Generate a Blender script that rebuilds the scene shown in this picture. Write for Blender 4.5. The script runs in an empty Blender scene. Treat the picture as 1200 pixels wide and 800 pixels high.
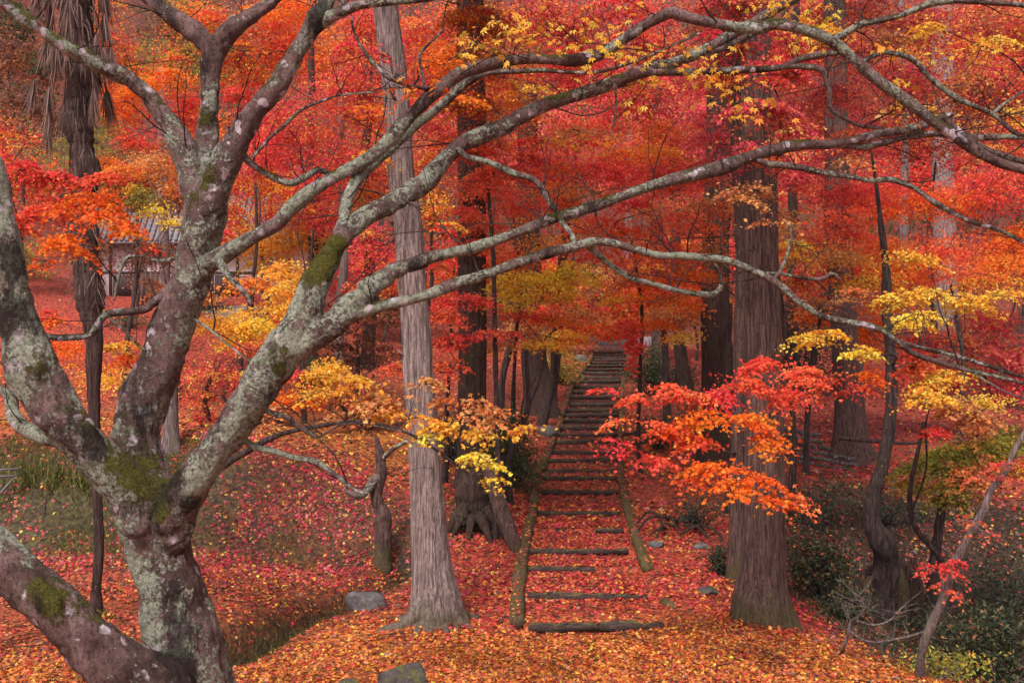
import bpy, math, random
import numpy as np
from mathutils import Vector

rng = np.random.default_rng(7)
random.seed(7)
SC = bpy.context.scene
COL = SC.collection

# ------------------------------------------------------------------ camera
F = 1178.0          # focal length in pixels of a 1200 px wide frame
CAMZ = 3.75
cam_d = bpy.data.cameras.new("camera")
cam_d.sensor_width = 36.0
cam_d.lens = F / 1200 * 36
cam_d.clip_start = 0.05
cam_d.clip_end = 2000
cam = bpy.data.objects.new("camera", cam_d)
cam.location = (0, 0, CAMZ)
cam.rotation_euler = (math.radians(90), 0, 0)
COL.objects.link(cam)
SC.camera = cam

# ------------------------------------------------------------------ world, sun, exposure
SUN_EL, SUN_AZ = math.radians(52), math.radians(200)
world = bpy.data.worlds.new("World")
SC.world = world
world.use_nodes = True
wn = world.node_tree
sky = wn.nodes.new("ShaderNodeTexSky")
sky.sky_type = 'NISHITA'
sky.sun_disc = False
sky.sun_elevation = SUN_EL
sky.sun_rotation = SUN_AZ
sky.dust_density = 4.0
hs = wn.nodes.new("ShaderNodeHueSaturation")     # overcast: the cloud takes the blue out
hs.inputs['Saturation'].default_value = 0.12
wn.links.new(sky.outputs[0], hs.inputs['Color'])
tint = wn.nodes.new("ShaderNodeMix")
tint.data_type = 'RGBA'
tint.blend_type = 'MULTIPLY'
tint.inputs[0].default_value = 1.0
tint.inputs[7].default_value = (1.0, 0.93, 0.97, 1)
wn.links.new(hs.outputs[0], tint.inputs[6])
bg = wn.nodes["Background"]
bg.inputs[1].default_value = 0.085
wn.links.new(tint.outputs[2], bg.inputs[0])
sun_d = bpy.data.lights.new("sun", 'SUN')
sun_d.energy = 1.5
sun_d.angle = math.radians(12)
sun_d.color = (1.0, 0.93, 0.86)
sun = bpy.data.objects.new("sun", sun_d)
_d = Vector((math.sin(SUN_AZ) * math.cos(SUN_EL), math.cos(SUN_AZ) * math.cos(SUN_EL), math.sin(SUN_EL)))
sun.rotation_euler = (-_d).to_track_quat('-Z', 'Y').to_euler()
sun.location = (0, -5, 30)
COL.objects.link(sun)
SC.view_settings.view_transform = 'Standard'
SC.view_settings.look = 'None'
SC.view_settings.gamma = 1.0
SC.view_settings.use_curve_mapping = False
SC.view_settings.exposure = 1.42
SC.cycles.max_bounces = 6
SC.cycles.diffuse_bounces = 3
SC.cycles.transmission_bounces = 3
SC.cycles.transparent_max_bounces = 4
SC.cycles.use_adaptive_sampling = True

# ------------------------------------------------------------------ helpers
def P(px, py, d):
    """a point d metres in front of the camera, seen at this place of the photograph"""
    return np.array([(px - 600) / F * d, d, CAMZ - (py - 400) / F * d])

class SumNoise:
    def __init__(self, scale, n=14, seed=0):
        r = np.random.default_rng(seed)
        k = r.normal(size=(n, 3))
        k /= np.linalg.norm(k, axis=1)[:, None]
        self.k = k * scale * r.uniform(0.5, 1.8, n)[:, None]
        self.p = r.uniform(0, 6.283, n)
        self.n = n
    def __call__(self, pts):
        return np.sin(np.asarray(pts) @ self.k.T + self.p).sum(1) / math.sqrt(self.n)

def mesh_np(name, V, Fc, mat=None, col=None, smooth=True):
    """mesh from numpy: V n*3, Fc list of index arrays (one array per polygon size)"""
    me = bpy.data.meshes.new(name)
    if not isinstance(Fc, (list, tuple)):
        Fc = [Fc]
    Fc = [np.asarray(f, dtype=np.int32) for f in Fc if len(f)]
    V = np.asarray(V, dtype=np.float32)
    me.vertices.add(len(V))
    me.vertices.foreach_set("co", V.ravel())
    loops = np.concatenate([f.ravel() for f in Fc])
    sizes = np.concatenate([np.full(len(f), f.shape[1], dtype=np.int32) for f in Fc])
    starts = np.concatenate([[0], np.cumsum(sizes)[:-1]]).astype(np.int32)
    me.loops.add(len(loops))
    me.loops.foreach_set("vertex_index", loops)
    me.polygons.add(len(sizes))
    me.polygons.foreach_set("loop_start", starts)
    me.polygons.foreach_set("loop_total", sizes)
    me.update(calc_edges=True)
    if smooth:
        me.polygons.foreach_set("use_smooth", np.ones(len(sizes), dtype=bool))
    if col is not None:
        a = me.color_attributes.new("Col", 'FLOAT_COLOR', 'POINT')
        c = np.ones((len(V), 4), dtype=np.float32)
        c[:, :3] = col
        a.data.foreach_set("color", c.ravel())
    if mat:
        me.materials.append(mat)
    return me

def link(name, me, parent=None, loc=None, kind=None):
    o = bpy.data.objects.new(name, me)
    COL.objects.link(o)
    if loc is not None:
        o.location = loc
    if parent is not None:
        o.parent = parent
    if kind:
        o["kind"] = kind
    return o

def tag(o, label, cat, group=None, kind=None):
    o["label"] = label
    o["category"] = cat
    if group:
        o["group"] = group
    if kind:
        o["kind"] = kind
    return o

def thing(name, label, cat, loc, group=None):
    o = bpy.data.objects.new(name, None)
    o.empty_display_size = 0.2
    COL.objects.link(o)
    o.location = [float(v) for v in loc]
    return tag(o, label, cat, group)

def part(name, V, Fc, mat, parent, col=None, smooth=True, kind=None):
    """a part whose vertices are given in world space, under a thing (no rotation) or under its part"""
    base = np.array(parent.location) if parent.parent is None else np.array(parent.location) + np.array(parent.parent.location)
    return link(name, mesh_np(name, np.asarray(V) - base, Fc, mat, col, smooth), parent, None, kind)

def spline(pts, step):
    """Catmull-Rom through rows (x,y,z,r), resampled at about step metres"""
    P0 = np.asarray(pts, float)
    if len(P0) < 3:
        n = max(2, int(np.linalg.norm(P0[-1, :3] - P0[0, :3]) / step) + 1)
        t = np.linspace(0, 1, n)[:, None]
        return P0[0] * (1 - t) + P0[-1] * t
    Q = np.vstack([2 * P0[0] - P0[1], P0, 2 * P0[-1] - P0[-2]])
    out = []
    for i in range(1, len(Q) - 2):
        L = np.linalg.norm(Q[i + 1, :3] - Q[i, :3])
        n = max(1, int(L / step))
        t = np.linspace(0, 1, n, endpoint=False)[:, None]
        a, b, c, d = Q[i - 1], Q[i], Q[i + 1], Q[i + 2]
        out.append(0.5 * (2 * b + (c - a) * t + (2 * a - 5 * b + 4 * c - d) * t * t + (3 * b - a - 3 * c + d) * t ** 3))
    out.append(Q[-2][None])
    R = np.vstack(out)
    R[:, 3] = np.clip(R[:, 3], P0[:, 3].min() * 0.9, None)
    return R

def tube(path, segs=8, cap=True, ridge=None):
    """rings along rows (x,y,z,r); ridge(theta, ring positions) multiplies the radius. Returns V, quads, tris"""
    path = np.asarray(path, float)
    C, R = path[:, :3], path[:, 3]
    n = len(C)
    T = np.gradient(C, axis=0)
    T /= np.linalg.norm(T, axis=1)[:, None] + 1e-9
    N = np.zeros_like(T)
    a = np.array([0, 0, 1.0]) if abs(T[0, 2]) < 0.9 else np.array([1.0, 0, 0])
    N[0] = np.cross(T[0], a)
    N[0] /= np.linalg.norm(N[0])
    for i in range(1, n):
        v = N[i - 1] - T[i] * (N[i - 1] @ T[i])
        N[i] = v / (np.linalg.norm(v) + 1e-9)
    B = np.cross(T, N)
    th = np.linspace(0, 2 * math.pi, segs, endpoint=False)
    cs, sn = np.cos(th), np.sin(th)
    rr = R[:, None] * np.ones(segs)
    if ridge is not None:
        rr = rr * ridge(th[None, :], C)
    V = C[:, None, :] + rr[..., None] * (cs[None, :, None] * N[:, None, :] + sn[None, :, None] * B[:, None, :])
    V = V.reshape(-1, 3)
    i = np.arange(n - 1)[:, None] * segs
    j = np.arange(segs)[None, :]
    k = (j + 1) % segs
    q = np.stack([i + j, i + k, i + segs + k, i + segs + j], -1).reshape(-1, 4)
    tri = np.zeros((0, 3), int)
    if cap:
        m = len(V)
        V = np.vstack([V, C[0] - T[0] * R[0] * 0.3, C[-1] + T[-1] * R[-1] * 0.3])
        j = np.arange(segs); k = (j + 1) % segs
        tri = np.vstack([np.stack([k, j, np.full(segs, m)], -1),
                         np.stack([j + (n - 1) * segs, k + (n - 1) * segs, np.full(segs, m + 1)], -1)])
    return V, q, tri

class Bag:
    """collects pieces into one mesh"""
    def __init__(self):
        self.V, self.Q, self.T, self.C, self.n = [], [], [], [], 0
    def add(self, V, q=None, t=None, col=None):
        V = np.asarray(V, float)
        if q is not None and len(q):
            self.Q.append(np.asarray(q) + self.n)
        if t is not None and len(t):
            self.T.append(np.asarray(t) + self.n)
        if col is not None:
            self.C.append(np.broadcast_to(col, (len(V), 3)))
        self.V.append(V)
        self.n += len(V)
    def tube(self, path, segs=6, ridge=None, cap=True):
        V, q, t = tube(path, segs, cap, ridge)
        self.add(V, q, t)
    def box(self, lo, hi, yaw=0, col=None):
        lo, hi = np.array(lo, float), np.array(hi, float)
        V = np.array([[x, y, z] for x in (lo[0], hi[0]) for y in (lo[1], hi[1]) for z in (lo[2], hi[2])])
        q = [[0, 1, 3, 2], [4, 6, 7, 5], [0, 4, 5, 1], [2, 3, 7, 6], [0, 2, 6, 4], [1, 5, 7, 3]]
        self.add(V, q, col=col)
    def build(self, name, mat, parent, smooth=True, kind=None):
        if not self.V:
            return None
        V = np.vstack(self.V)
        col = np.vstack(self.C) if self.C and sum(len(c) for c in self.C) == len(V) else None
        fs = []
        if self.Q: fs.append(np.vstack(self.Q))
        if self.T: fs.append(np.vstack(self.T))
        return part(name, V, fs, mat, parent, col, smooth, kind)

# leaf outlines: local (x, y, z) verts and triangles
def leaf_template(lobes, lod):
    V, T = [], []
    if lod == 0:        # three broad lobes
        for k in range(3):
            a = math.pi / 2 + (k - 1) * 1.15
            L = 0.6 if k == 1 else 0.55
            c, s = math.cos(a), math.sin(a)
            n = len(V)
            V += [(c * L, s * L - .15, -0.08), (-s * .24, c * .24 - .15, 0), (s * .24, -c * .24 - .15, 0.0)]
            T.append((n, n + 1, n + 2))
    elif lod == 1:
        for k in range(5):
            a = math.pi / 2 + (k - 2) * 0.88
            L = (0.38, 0.52, 0.6, 0.52, 0.38)[k]
            c, s = math.cos(a), math.sin(a)
            n = len(V)
            V += [(c * L, s * L - .12, -0.12 * L), (-s * .125, c * .125 - .12, 0), (s * .125, -c * .125 - .12, 0.0)]
            T.append((n, n + 1, n + 2))
    else:               # seven lobes, kite shaped, with drooping tips
        V.append((0, -.12, 0)); 
        for k in range(7):
            a = math.pi / 2 + (k - 3) * 0.72
            L = (0.22, 0.4, 0.54, 0.62, 0.54, 0.4, 0.22)[k]
            c, s = math.cos(a), math.sin(a)
            n = len(V)
            w = 0.085 if 0 < k < 6 else .05
            V += [(c * L * .5 - s * w, s * L * .5 + c * w - .12, .02), (c * L, s * L - .12, -0.16 * L), (c * L * .5 + s * w, s * L * .5 - c * w - .12, .02)]
            T += [(0, n + 2, n + 1), (0, n + 1, n)]
    return np.array(V), np.array(T)
_fl = (np.array([(-.5, .05, 0), (.02, -.42, .05), (.12, .12, .02), (.5, .18, -.06), (-.06, .5, -.05)]), np.array([(0, 1, 2), (1, 3, 4)]))
LEAF = {'far': _fl, 'tri': (np.array([(-.52, -.25, 0), (.5, -.30, .05), (.05, .60, -.06)]), np.array([(0, 1, 2)])), 0: leaf_template(3, 0), 1: leaf_template(5, 1), 2: leaf_template(7, 2)}
EFF = {'tri': .25, 'far': .26, 0: .17, 1: .15, 2: .15}     # share of its square a leaf hides, on average
_bl = (np.array([(0, -.5, 0), (.2, 0, .05), (0, .5, -.05), (-.2, 0, .05)]), np.array([(0, 1, 2), (0, 2, 3)]))
LEAF['oval'] = _bl
_nb = (np.array([(-.012, 0, 0), (.012, 0, 0), (.010, .6, -.03), (-.010, .6, -.03), (0, 1, -.10)]), np.array([(0, 1, 2), (0, 2, 3), (3, 2, 4)]))
LEAF['needle'] = _nb
_gb = (np.array([(-.035, 0, 0), (.035, 0, 0), (.03, .5, 0.0), (-.03, .5, 0), (0, 1, -.12)]), np.array([(0, 1, 2), (0, 2, 3), (3, 2, 4)]))
LEAF['blade'] = _gb

def leaf_cloud(pos, nrm, size, col, lod, up=None, spin=None):
    """many small leaf faces; returns V, T, C"""
    LV, LT = LEAF[lod]
    N = len(pos)
    nrm = nrm / (np.linalg.norm(nrm, axis=1)[:, None] + 1e-9)
    if up is None:
        r = rng.normal(size=(N, 3))
    else:
        r = up
    t = r - nrm * (r * nrm).sum(1)[:, None]
    t /= np.linalg.norm(t, axis=1)[:, None] + 1e-9
    b = np.cross(t, nrm)
    s = np.asarray(size).reshape(-1, 1, 1) * np.ones((N, 1, 1))
    V = pos[:, None, :] + s * (LV[None, :, 0:1] * b[:, None, :] + LV[None, :, 1:2] * t[:, None, :] + LV[None, :, 2:3] * nrm[:, None, :])
    T = LT[None] + (np.arange(N) * len(LV))[:, None, None]
    C = np.repeat(col[:, None, :], len(LV), axis=1)
    return V.reshape(-1, 3), T.reshape(-1, 3), C.reshape(-1, 3)

# ------------------------------------------------------------------ materials
def new_mat(name):
    m = bpy.data.materials.new(name)
    m.use_nodes = True
    nt = m.node_tree
    for n in list(nt.nodes):
        nt.nodes.remove(n)
    out = nt.nodes.new("ShaderNodeOutputMaterial")
    return m, nt, out

class NG:
    def __init__(self, nt): self.nt = nt
    def n(self, t, **kw):
        o = self.nt.nodes.new(t)
        for k, v in kw.items(): setattr(o, k, v)
        return o
    def l(self, a, b): self.nt.links.new(a, b)
    def coords(self, scale=(1, 1, 1)):
        g = self.n("ShaderNodeNewGeometry")
        mp = self.n("ShaderNodeMapping")
        mp.inputs['Scale'].default_value = scale
        self.l(g.outputs['Position'], mp.inputs['Vector'])
        return mp.outputs[0]
    def noise(self, co, scale, detail=4, rough=.6, dist=0):
        o = self.n("ShaderNodeTexNoise")
        o.inputs['Scale'].default_value = scale
        o.inputs['Detail'].default_value = detail
        o.inputs['Roughness'].default_value = rough
        o.inputs['Distortion'].default_value = dist
        self.l(co, o.inputs['Vector'])
        return o.outputs['Fac']
    def voro(self, co, scale, feature='F1'):
        o = self.n("ShaderNodeTexVoronoi", feature=feature)
        o.inputs['Scale'].default_value = scale
        self.l(co, o.inputs['Vector'])
        return o
    def ramp(self, fac, stops, interp='LINEAR'):
        o = self.n("ShaderNodeValToRGB")
        cr = o.color_ramp
        cr.interpolation = interp
        while len(cr.elements) < len(stops): cr.elements.new(0.5)
        for e, (p, c) in zip(cr.elements, stops):
            e.position = p
            e.color = (*c, 1) if len(c) == 3 else c
        self.l(fac, o.inputs[0])
        return o.outputs[0]
    def mask(self, fac, lo, hi):
        o = self.n("ShaderNodeMapRange")
        o.inputs[1].default_value = lo
        o.inputs[2].default_value = hi
        self.l(fac, o.inputs[0])
        return o.outputs[0]
    def mix(self, fac, a, b, mode='MIX'):
        o = self.n("ShaderNodeMix", data_type='RGBA', blend_type=mode)
        for s, v in ((o.inputs[0], fac), (o.inputs[6], a), (o.inputs[7], b)):
            if isinstance(v, (int, float)): s.default_value = v
            elif isinstance(v, tuple): s.default_value = (*v, 1) if len(v) == 3 else v
            else: self.l(v, s)
        return o.outputs[2]
    def math(self, op, a, b=0.0):
        o = self.n("ShaderNodeMath", operation=op)
        for s, v in ((o.inputs[0], a), (o.inputs[1], b)):
            if isinstance(v, (int, float)): s.default_value = v
            else: self.l(v, s)
        return o.outputs[0]
    def bump(self, h, strength, dist):
        o = self.n("ShaderNodeBump")
        o.inputs['Strength'].default_value = strength
        o.inputs['Distance'].default_value = dist
        self.l(h, o.inputs['Height'])
        return o.outputs[0]
    def bsdf(self, col, rough, out, normal=None, spec=0.3):
        b = self.n("ShaderNodeBsdfPrincipled")
        for s, v in ((b.inputs['Base Color'], col), (b.inputs['Roughness'], rough)):
            if isinstance(v, (int, float)): s.default_value = v
            elif isinstance(v, tuple): s.default_value = (*v, 1)
            else: self.l(v, s)
        b.inputs['Specular IOR Level'].default_value = spec
        if normal is not None: self.l(normal, b.inputs['Normal'])
        if out is not None: self.l(b.outputs[0], out.inputs[0])
        return b

def leaf_mat(name, trans=0.45, rough=0.5, spec=0.25):
    m, nt, out = new_mat(name)
    g = NG(nt)
    a = g.n("ShaderNodeAttribute", attribute_name="Col")
    b = g.bsdf(a.outputs['Color'], rough, None, spec=spec)
    t = g.n("ShaderNodeBsdfTranslucent")
    g.l(a.outputs['Color'], t.inputs[0])
    mx = g.n("ShaderNodeMixShader")
    mx.inputs[0].default_value = trans
    g.l(b.outputs[0], mx.inputs[1]); g.l(t.outputs[0], mx.inputs[2]); g.l(mx.outputs[0], out.inputs[0])
    return m
M_LEAF = leaf_mat("maple_leaf", 0.55)
M_FALLEN = leaf_mat("fallen_leaf", 0.12, 0.45, 0.35)
M_GREEN = leaf_mat("evergreen_leaf", 0.2, 0.6, 0.22)
M_DRY = leaf_mat("dry_fibre", 0.1, 0.8, 0.1)

def bark_lichen():
    m, nt, out = new_mat("lichen_bark")
    g = NG(nt)
    co = g.coords()
    base = g.ramp(g.noise(co, 4.5, 7, .72, .4), [(.30, (.035, .021, .018)), (.42, (.115, .066, .058)), (.55, (.21, .128, .118)), (.72, (.32, .215, .21))])
    fine = g.noise(g.coords((1, 1, .45)), 60, 6, .75)
    base = g.mix(g.mask(fine, .48, .66), base, (.035, .021, .020))
    # grey-green crusty lichen in blotches
    n1 = g.noise(co, 3.2, 3, .6, .5)
    n2 = g.noise(co, 15, 6, .8)
    n3 = g.noise(co, 62, 6, .82)
    lm = g.math('ADD', g.math('MULTIPLY', n1, .8), g.math('ADD', g.math('MULTIPLY', n2, .8), g.math('MULTIPLY', n3, .70)))
    att = g.n("ShaderNodeAttribute", attribute_name="Col")
    asep = g.n("ShaderNodeSeparateColor")
    g.l(att.outputs['Color'], asep.inputs[0])
    lm = g.math('ADD', lm, g.math('MULTIPLY', g.math('SUBTRACT', g.noise(co, 1.1, 2, .5), .5), .7))
    lm = g.math('SUBTRACT', lm, g.math('MULTIPLY', asep.outputs[2], .12))
    lmask = g.mask(lm, 1.125, 1.175)
    lcol = g.ramp(n3, [(.32, (.06, .062, .045)), (.44, (.19, .195, .145)), (.57, (.36, .37, .29)), (.75, (.52, .53, .43))])
    c1 = g.mix(lmask, base, lcol)
    # pale pinkish crusts with ragged rims
    wv = g.n("ShaderNodeVectorMath", operation='ADD')
    nz = g.n("ShaderNodeTexNoise"); nz.inputs['Scale'].default_value = 14; nz.inputs['Detail'].default_value = 5
    g.l(co, nz.inputs['Vector'])
    sc = g.n("ShaderNodeVectorMath", operation='SCALE'); sc.inputs['Scale'].default_value = .09
    g.l(nz.outputs['Color'], sc.inputs[0])
    g.l(co, wv.inputs[0]); g.l(sc.outputs[0], wv.inputs[1])
    v = g.voro(wv.outputs[0], 13)
    vd = g.math('ADD', v.outputs['Distance'], g.math('MULTIPLY', g.noise(co, 45, 4, .7), .22))
    pm = g.math('MULTIPLY', g.mask(vd, .46, .42), g.mask(g.noise(co, 2.6, 5, .65), .50, .56))
    pm = g.math('MULTIPLY', pm, g.mask(n3, .34, .42))
    c2 = g.mix(pm, c1, g.ramp(g.noise(co, 40, 3), [(.35, (.42, .33, .36)), (.65, (.68, .58, .62))]))
    # moss where the wood faces up, and in patches
    geo = g.n("ShaderNodeNewGeometry")
    sx = g.n("ShaderNodeSeparateXYZ")
    g.l(geo.outputs['Normal'], sx.inputs[0])
    mm = g.math('ADD', g.math('MULTIPLY', sx.outputs[2], .13), g.math('ADD', g.noise(co, 2.6, 4, .65, .3), g.math('MULTIPLY', g.noise(co, 34, 5, .75), .30)))
    mm = g.math('ADD', mm, g.math('ADD', g.math('MULTIPLY', asep.outputs[0], .25), g.math('MULTIPLY', g.math('SUBTRACT', g.noise(co, 11, 5, .75), .5), .35)))
    mmask = g.mask(mm, .79, .87)
    moss = g.ramp(g.noise(co, 110, 4, .75), [(.3, (.016, .016, .004)), (.52, (.085, .078, .014)), (.75, (.20, .175, .035))])
    c3 = g.mix(mmask, c2, moss)
    # black algae streaks
    dkn = g.math('ADD', g.noise(g.coords((1, 1, .30)), 4, 8, .78), g.math('MULTIPLY', asep.outputs[1], .24))
    dk = g.mask(dkn, .55, .62)
    c3 = g.mix(g.math('MULTIPLY', dk, .85), c3, (.020, .014, .012))
    h = g.math('ADD', g.math('MULTIPLY', fine, .6), g.math('ADD', g.math('MULTIPLY', lmask, .7), g.math('ADD', g.math('MULTIPLY', n3, 1.1), g.math('MULTIPLY', mmask, .8))))
    h = g.math('ADD', h, g.math('MULTIPLY', n2, .8))
    nrm = g.bump(h, 1.0, 0.022)
    g.bsdf(c3, .88, out, nrm, .15)
    return m
M_BARK = bark_lichen()

def bark_cedar(name, lo, hi, green=(.10, .10, .05), gm=.62, foot=None, palew=.64):
    m, nt, out = new_mat(name)
    g = NG(nt)
    f1 = g.noise(g.coords((1, 1, .075)), 34, 8, .78, .9)
    f2 = g.noise(g.coords((1, 1, .22)), 100, 4, .75)
    c = g.ramp(f1, [(.34, tuple(v * .35 for v in lo)), (.46, lo), (.58, hi), (.75, tuple(v * 1.35 for v in hi))])
    c = g.mix(g.mask(f2, .5, .75), c, tuple(v * .5 for v in lo))
    big = g.noise(g.coords((1, 1, .5)), 3, 4, .65)
    c = g.mix(g.math('MULTIPLY', g.mask(big, gm, gm + .1), .7), c, green)
    if foot is not None:
        gp_ = g.n("ShaderNodeNewGeometry"); sz_ = g.n("ShaderNodeSeparateXYZ"); g.l(gp_.outputs['Position'], sz_.inputs[0])
        fm = g.math('ADD', g.math('MULTIPLY', sz_.outputs[2], -.33 / foot), g.math('ADD', .33, g.math('MULTIPLY', g.noise(g.coords(), 5, 5, .7), .6)))
        c = g.mix(g.math('MULTIPLY', g.mask(fm, .40, .54), .6), c, g.ramp(g.noise(g.coords(), 40, 4), [(.3, (.03, .028, .010)), (.7, (.13, .12, .045))]))
    pale = g.math('MULTIPLY', g.mask(g.noise(g.coords((1, 1, .30)), 8, 8, .82), palew, palew + .04), .85)
    c = g.mix(pale, c, (.42, .37, .36))
    nrm = g.bump(g.math('ADD', f1, g.math('MULTIPLY', f2, .5)), 1.0, 0.045)
    g.bsdf(c, .9, out, nrm, .12)
    return m
M_CEDAR = bark_cedar("cedar_bark", (.070, .040, .035), (.19, .115, .098), foot=.7, palew=.67)
M_CEDAR_PALE = bark_cedar("pale_cedar_bark", (.16, .115, .105), (.43, .335, .315), (.13, .12, .08), .60, foot=.7, palew=.60)
M_CEDAR_DARK = bark_cedar("dark_cedar_bark", (.045, .026, .022), (.11, .068, .055), (.05, .05, .02), .55)
M_TWIG = bark_cedar("dark_twig_bark", (.040, .027, .025), (.115, .080, .072), (.10, .10, .07), .6)
M_GREYBARK = bark_cedar("grey_branch_bark", (.14, .10, .095), (.30, .24, .23), (.14, .15, .08), .58)

def log_mat():
    m, nt, out = new_mat("mossy_log")
    g = NG(nt)
    co = g.coords()
    c = g.ramp(g.noise(g.coords((.2, 1, 1)), 40, 5, .7), [(.3, (.014, .009, .008)), (.55, (.048, .030, .025)), (.75, (.12, .082, .066))])
    geo = g.n("ShaderNodeNewGeometry"); sx = g.n("ShaderNodeSeparateXYZ"); g.l(geo.outputs['Normal'], sx.inputs[0])
    mm = g.math('ADD', g.math('MULTIPLY', sx.outputs[2], .25), g.noise(co, 7, 5, .75))
    c = g.mix(g.mask(mm, .66, .82), c, g.ramp(g.noise(co, 60, 3), [(.3, (.05, .05, .018)), (.7, (.14, .12, .04))]))
    g.bsdf(c, .85, out, g.bump(g.noise(co, 50, 5, .7), .9, .015), .25)
    return m
M_LOG = log_mat()

def moss_log_mat():
    m, nt, out = new_mat("moss_covered_edging")
    g = NG(nt)
    co = g.coords()
    c = g.ramp(g.noise(co, 25, 6, .75), [(.3, (.028, .022, .012)), (.5, (.085, .068, .028)), (.72, (.17, .145, .05))])
    c = g.mix(g.mask(g.noise(co, 4, 4, .6), .5, .62), c, (.10, .07, .05))
    g.bsdf(c, .95, out, g.bump(g.noise(co, 60, 5, .7), .9, .02), .1)
    return m
M_EDGE = moss_log_mat()

def stone_mat(name, lo, hi, moss=.72):
    m, nt, out = new_mat(name)
    g = NG(nt)
    co = g.coords()
    c = g.ramp(g.noise(co, 9, 7, .7), [(.3, lo), (.7, hi)])
    c = g.mix(g.mask(g.noise(co, 5, 4, .7), moss - .08, moss), c, (.10, .10, .03))
    c = g.mix(g.mask(g.noise(co, 40, 3, .7), .6, .75), c, tuple(v * 1.6 for v in hi))
    g.bsdf(c, .85, out, g.bump(g.noise(co, 18, 8, .75), 1.0, .04), .25)
    return m
M_STONE = stone_mat("grey_stone", (.045, .04, .04), (.17, .155, .15))
M_STONE_DARK = stone_mat("dark_stone", (.03, .025, .024), (.10, .085, .08), .6)

def ground_mat():
    m, nt, out = new_mat("leaf_covered_ground")
    g = NG(nt)
    a = g.n("ShaderNodeAttribute", attribute_name="Col")
    co = g.coords()
    v = g.voro(co, 19)
    sep = g.n("ShaderNodeSeparateColor")
    g.l(v.outputs['Color'], sep.inputs[0])
    leaf = g.mix(.75, a.outputs['Color'], g.ramp(sep.outputs[0], [(0, (.25, .10, .08)), (.3, (.8, .5, .5)), (.55, (1.0, .8, .75)), (.8, (1.25, 1.3, 1.1)), (1, (.5, .35, .3))], 'CONSTANT'), 'MULTIPLY')
    soil = g.ramp(g.noise(co, 30, 5, .7), [(.3, (.012, .009, .006)), (.7, (.06, .04, .025))])
    cov = g.mask(g.math('ADD', g.noise(co, 6, 5, .7), g.math('MULTIPLY', sep.outputs[1], .3)), .50, .58)
    c = g.mix(cov, soil, leaf)
    h = g.math('ADD', g.math('MULTIPLY', sep.outputs[2], .6), g.math('MULTIPLY', g.noise(co, 25, 4), .5))
    g.bsdf(c, .75, out, g.bump(h, .8, .03), .25)
    return m
M_GROUND = ground_mat()

def plain(name, col, rough=.8, var=.25, scale=12):
    m, nt, out = new_mat(name)
    g = NG(nt)
    n = g.noise(g.coords(), scale, 6, .7)
    c = g.ramp(n, [(.25, tuple(v * (1 - var) for v in col)), (.75, tuple(v * (1 + var) for v in col))])
    g.bsdf(c, rough, out, g.bump(n, .3, .01), .2)
    return m
M_PLASTER = plain("cream_plaster", (.56, .46, .47), .9, .1)
M_TIMBER = plain("weathered_timber", (.07, .045, .04), .8, .4)
M_TILE = plain("grey_roof_tile", (.15, .135, .15), .45, .3, 20)
M_CONC = plain("weathered_concrete", (.28, .255, .265), .85, .25)
M_DARKWOOD = plain("dark_board", (.035, .025, .024), .7, .3)
M_PALE = plain("pale_board", (.5, .45, .46), .8, .12)
M_METAL = plain("grey_metal_rail", (.12, .11, .115), .5, .2)

# palettes: (colour, weight)
PAL = {
 'crimson': [((.72, .060, .085), 4), ((.58, .035, .060), 3), ((.80, .13, .09), 2), ((.86, .22, .06), 2.6), ((.90, .46, .08), 1.2)],
 'magenta': [((.70, .085, .115), 4), ((.52, .050, .080), 2.5), ((.78, .16, .14), 2.5), ((.84, .25, .09), 2.3), ((.88, .48, .12), 1.2)],
 'darkred': [((.52, .055, .065), 4), ((.34, .030, .040), 2), ((.66, .11, .08), 3), ((.80, .24, .07), 2.6), ((.86, .46, .10), 1.6)],
 'red':     [((.82, .085, .060), 4), ((.74, .050, .065), 3), ((.86, .17, .07), 2)],
 'redor':   [((.86, .135, .050), 4), ((.80, .075, .055), 3), ((.88, .25, .07), 2)],
 'orange':  [((.85, .20, .018), 4), ((.82, .12, .015), 3), ((.88, .32, .03), 2)],
 'gold':    [((.90, .47, .05), 4), ((.90, .33, .04), 2.5), ((.91, .60, .09), 3)],
 'yellow':  [((.91, .66, .06), 4), ((.90, .50, .045), 2.5), ((.84, .68, .12), 2)],
 'tan':     [((.62, .28, .09), 4), ((.72, .22, .06), 3), ((.70, .40, .14), 2), ((.40, .14, .06), 2)],
 'mixed':   [((.78, .12, .05), 3), ((.85, .30, .03), 3), ((.62, .02, .04), 2), ((.85, .5, .04), 1), ((.35, .13, .05), 1.5)],
 'yelred':  [((.86, .50, .04), 3), ((.70, .04, .04), 3), ((.85, .28, .03), 2)],
 'brown':   [((.20, .075, .045), 4), ((.32, .12, .05), 3), ((.10, .05, .03), 2)],
 'olive':   [((.26, .25, .035), 4), ((.38, .30, .04), 3), ((.15, .17, .03), 2), ((.55, .27, .04), 1)],
 'green':   [((.040, .070, .022), 4), ((.065, .09, .03), 3), ((.025, .045, .02), 2)],
 'fir':     [((.055, .085, .03), 4), ((.085, .115, .04), 3), ((.03, .05, .022), 2), ((.16, .16, .05), .6)],
 'dkgreen': [((.022, .038, .020), 4), ((.04, .055, .028), 3), ((.06, .08, .05), 1)],
 'glossy':  [((.022, .032, .014), 4), ((.042, .050, .020), 3), ((.10, .10, .045), 1), ((.30, .10, .04), .5)],
}
def pick(pal, n):
    p = PAL[pal]
    w = np.array([q[1] for q in p], float)
    return np.array([q[0] for q in p])[rng.choice(len(p), n, p=w / w.sum())]

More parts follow.
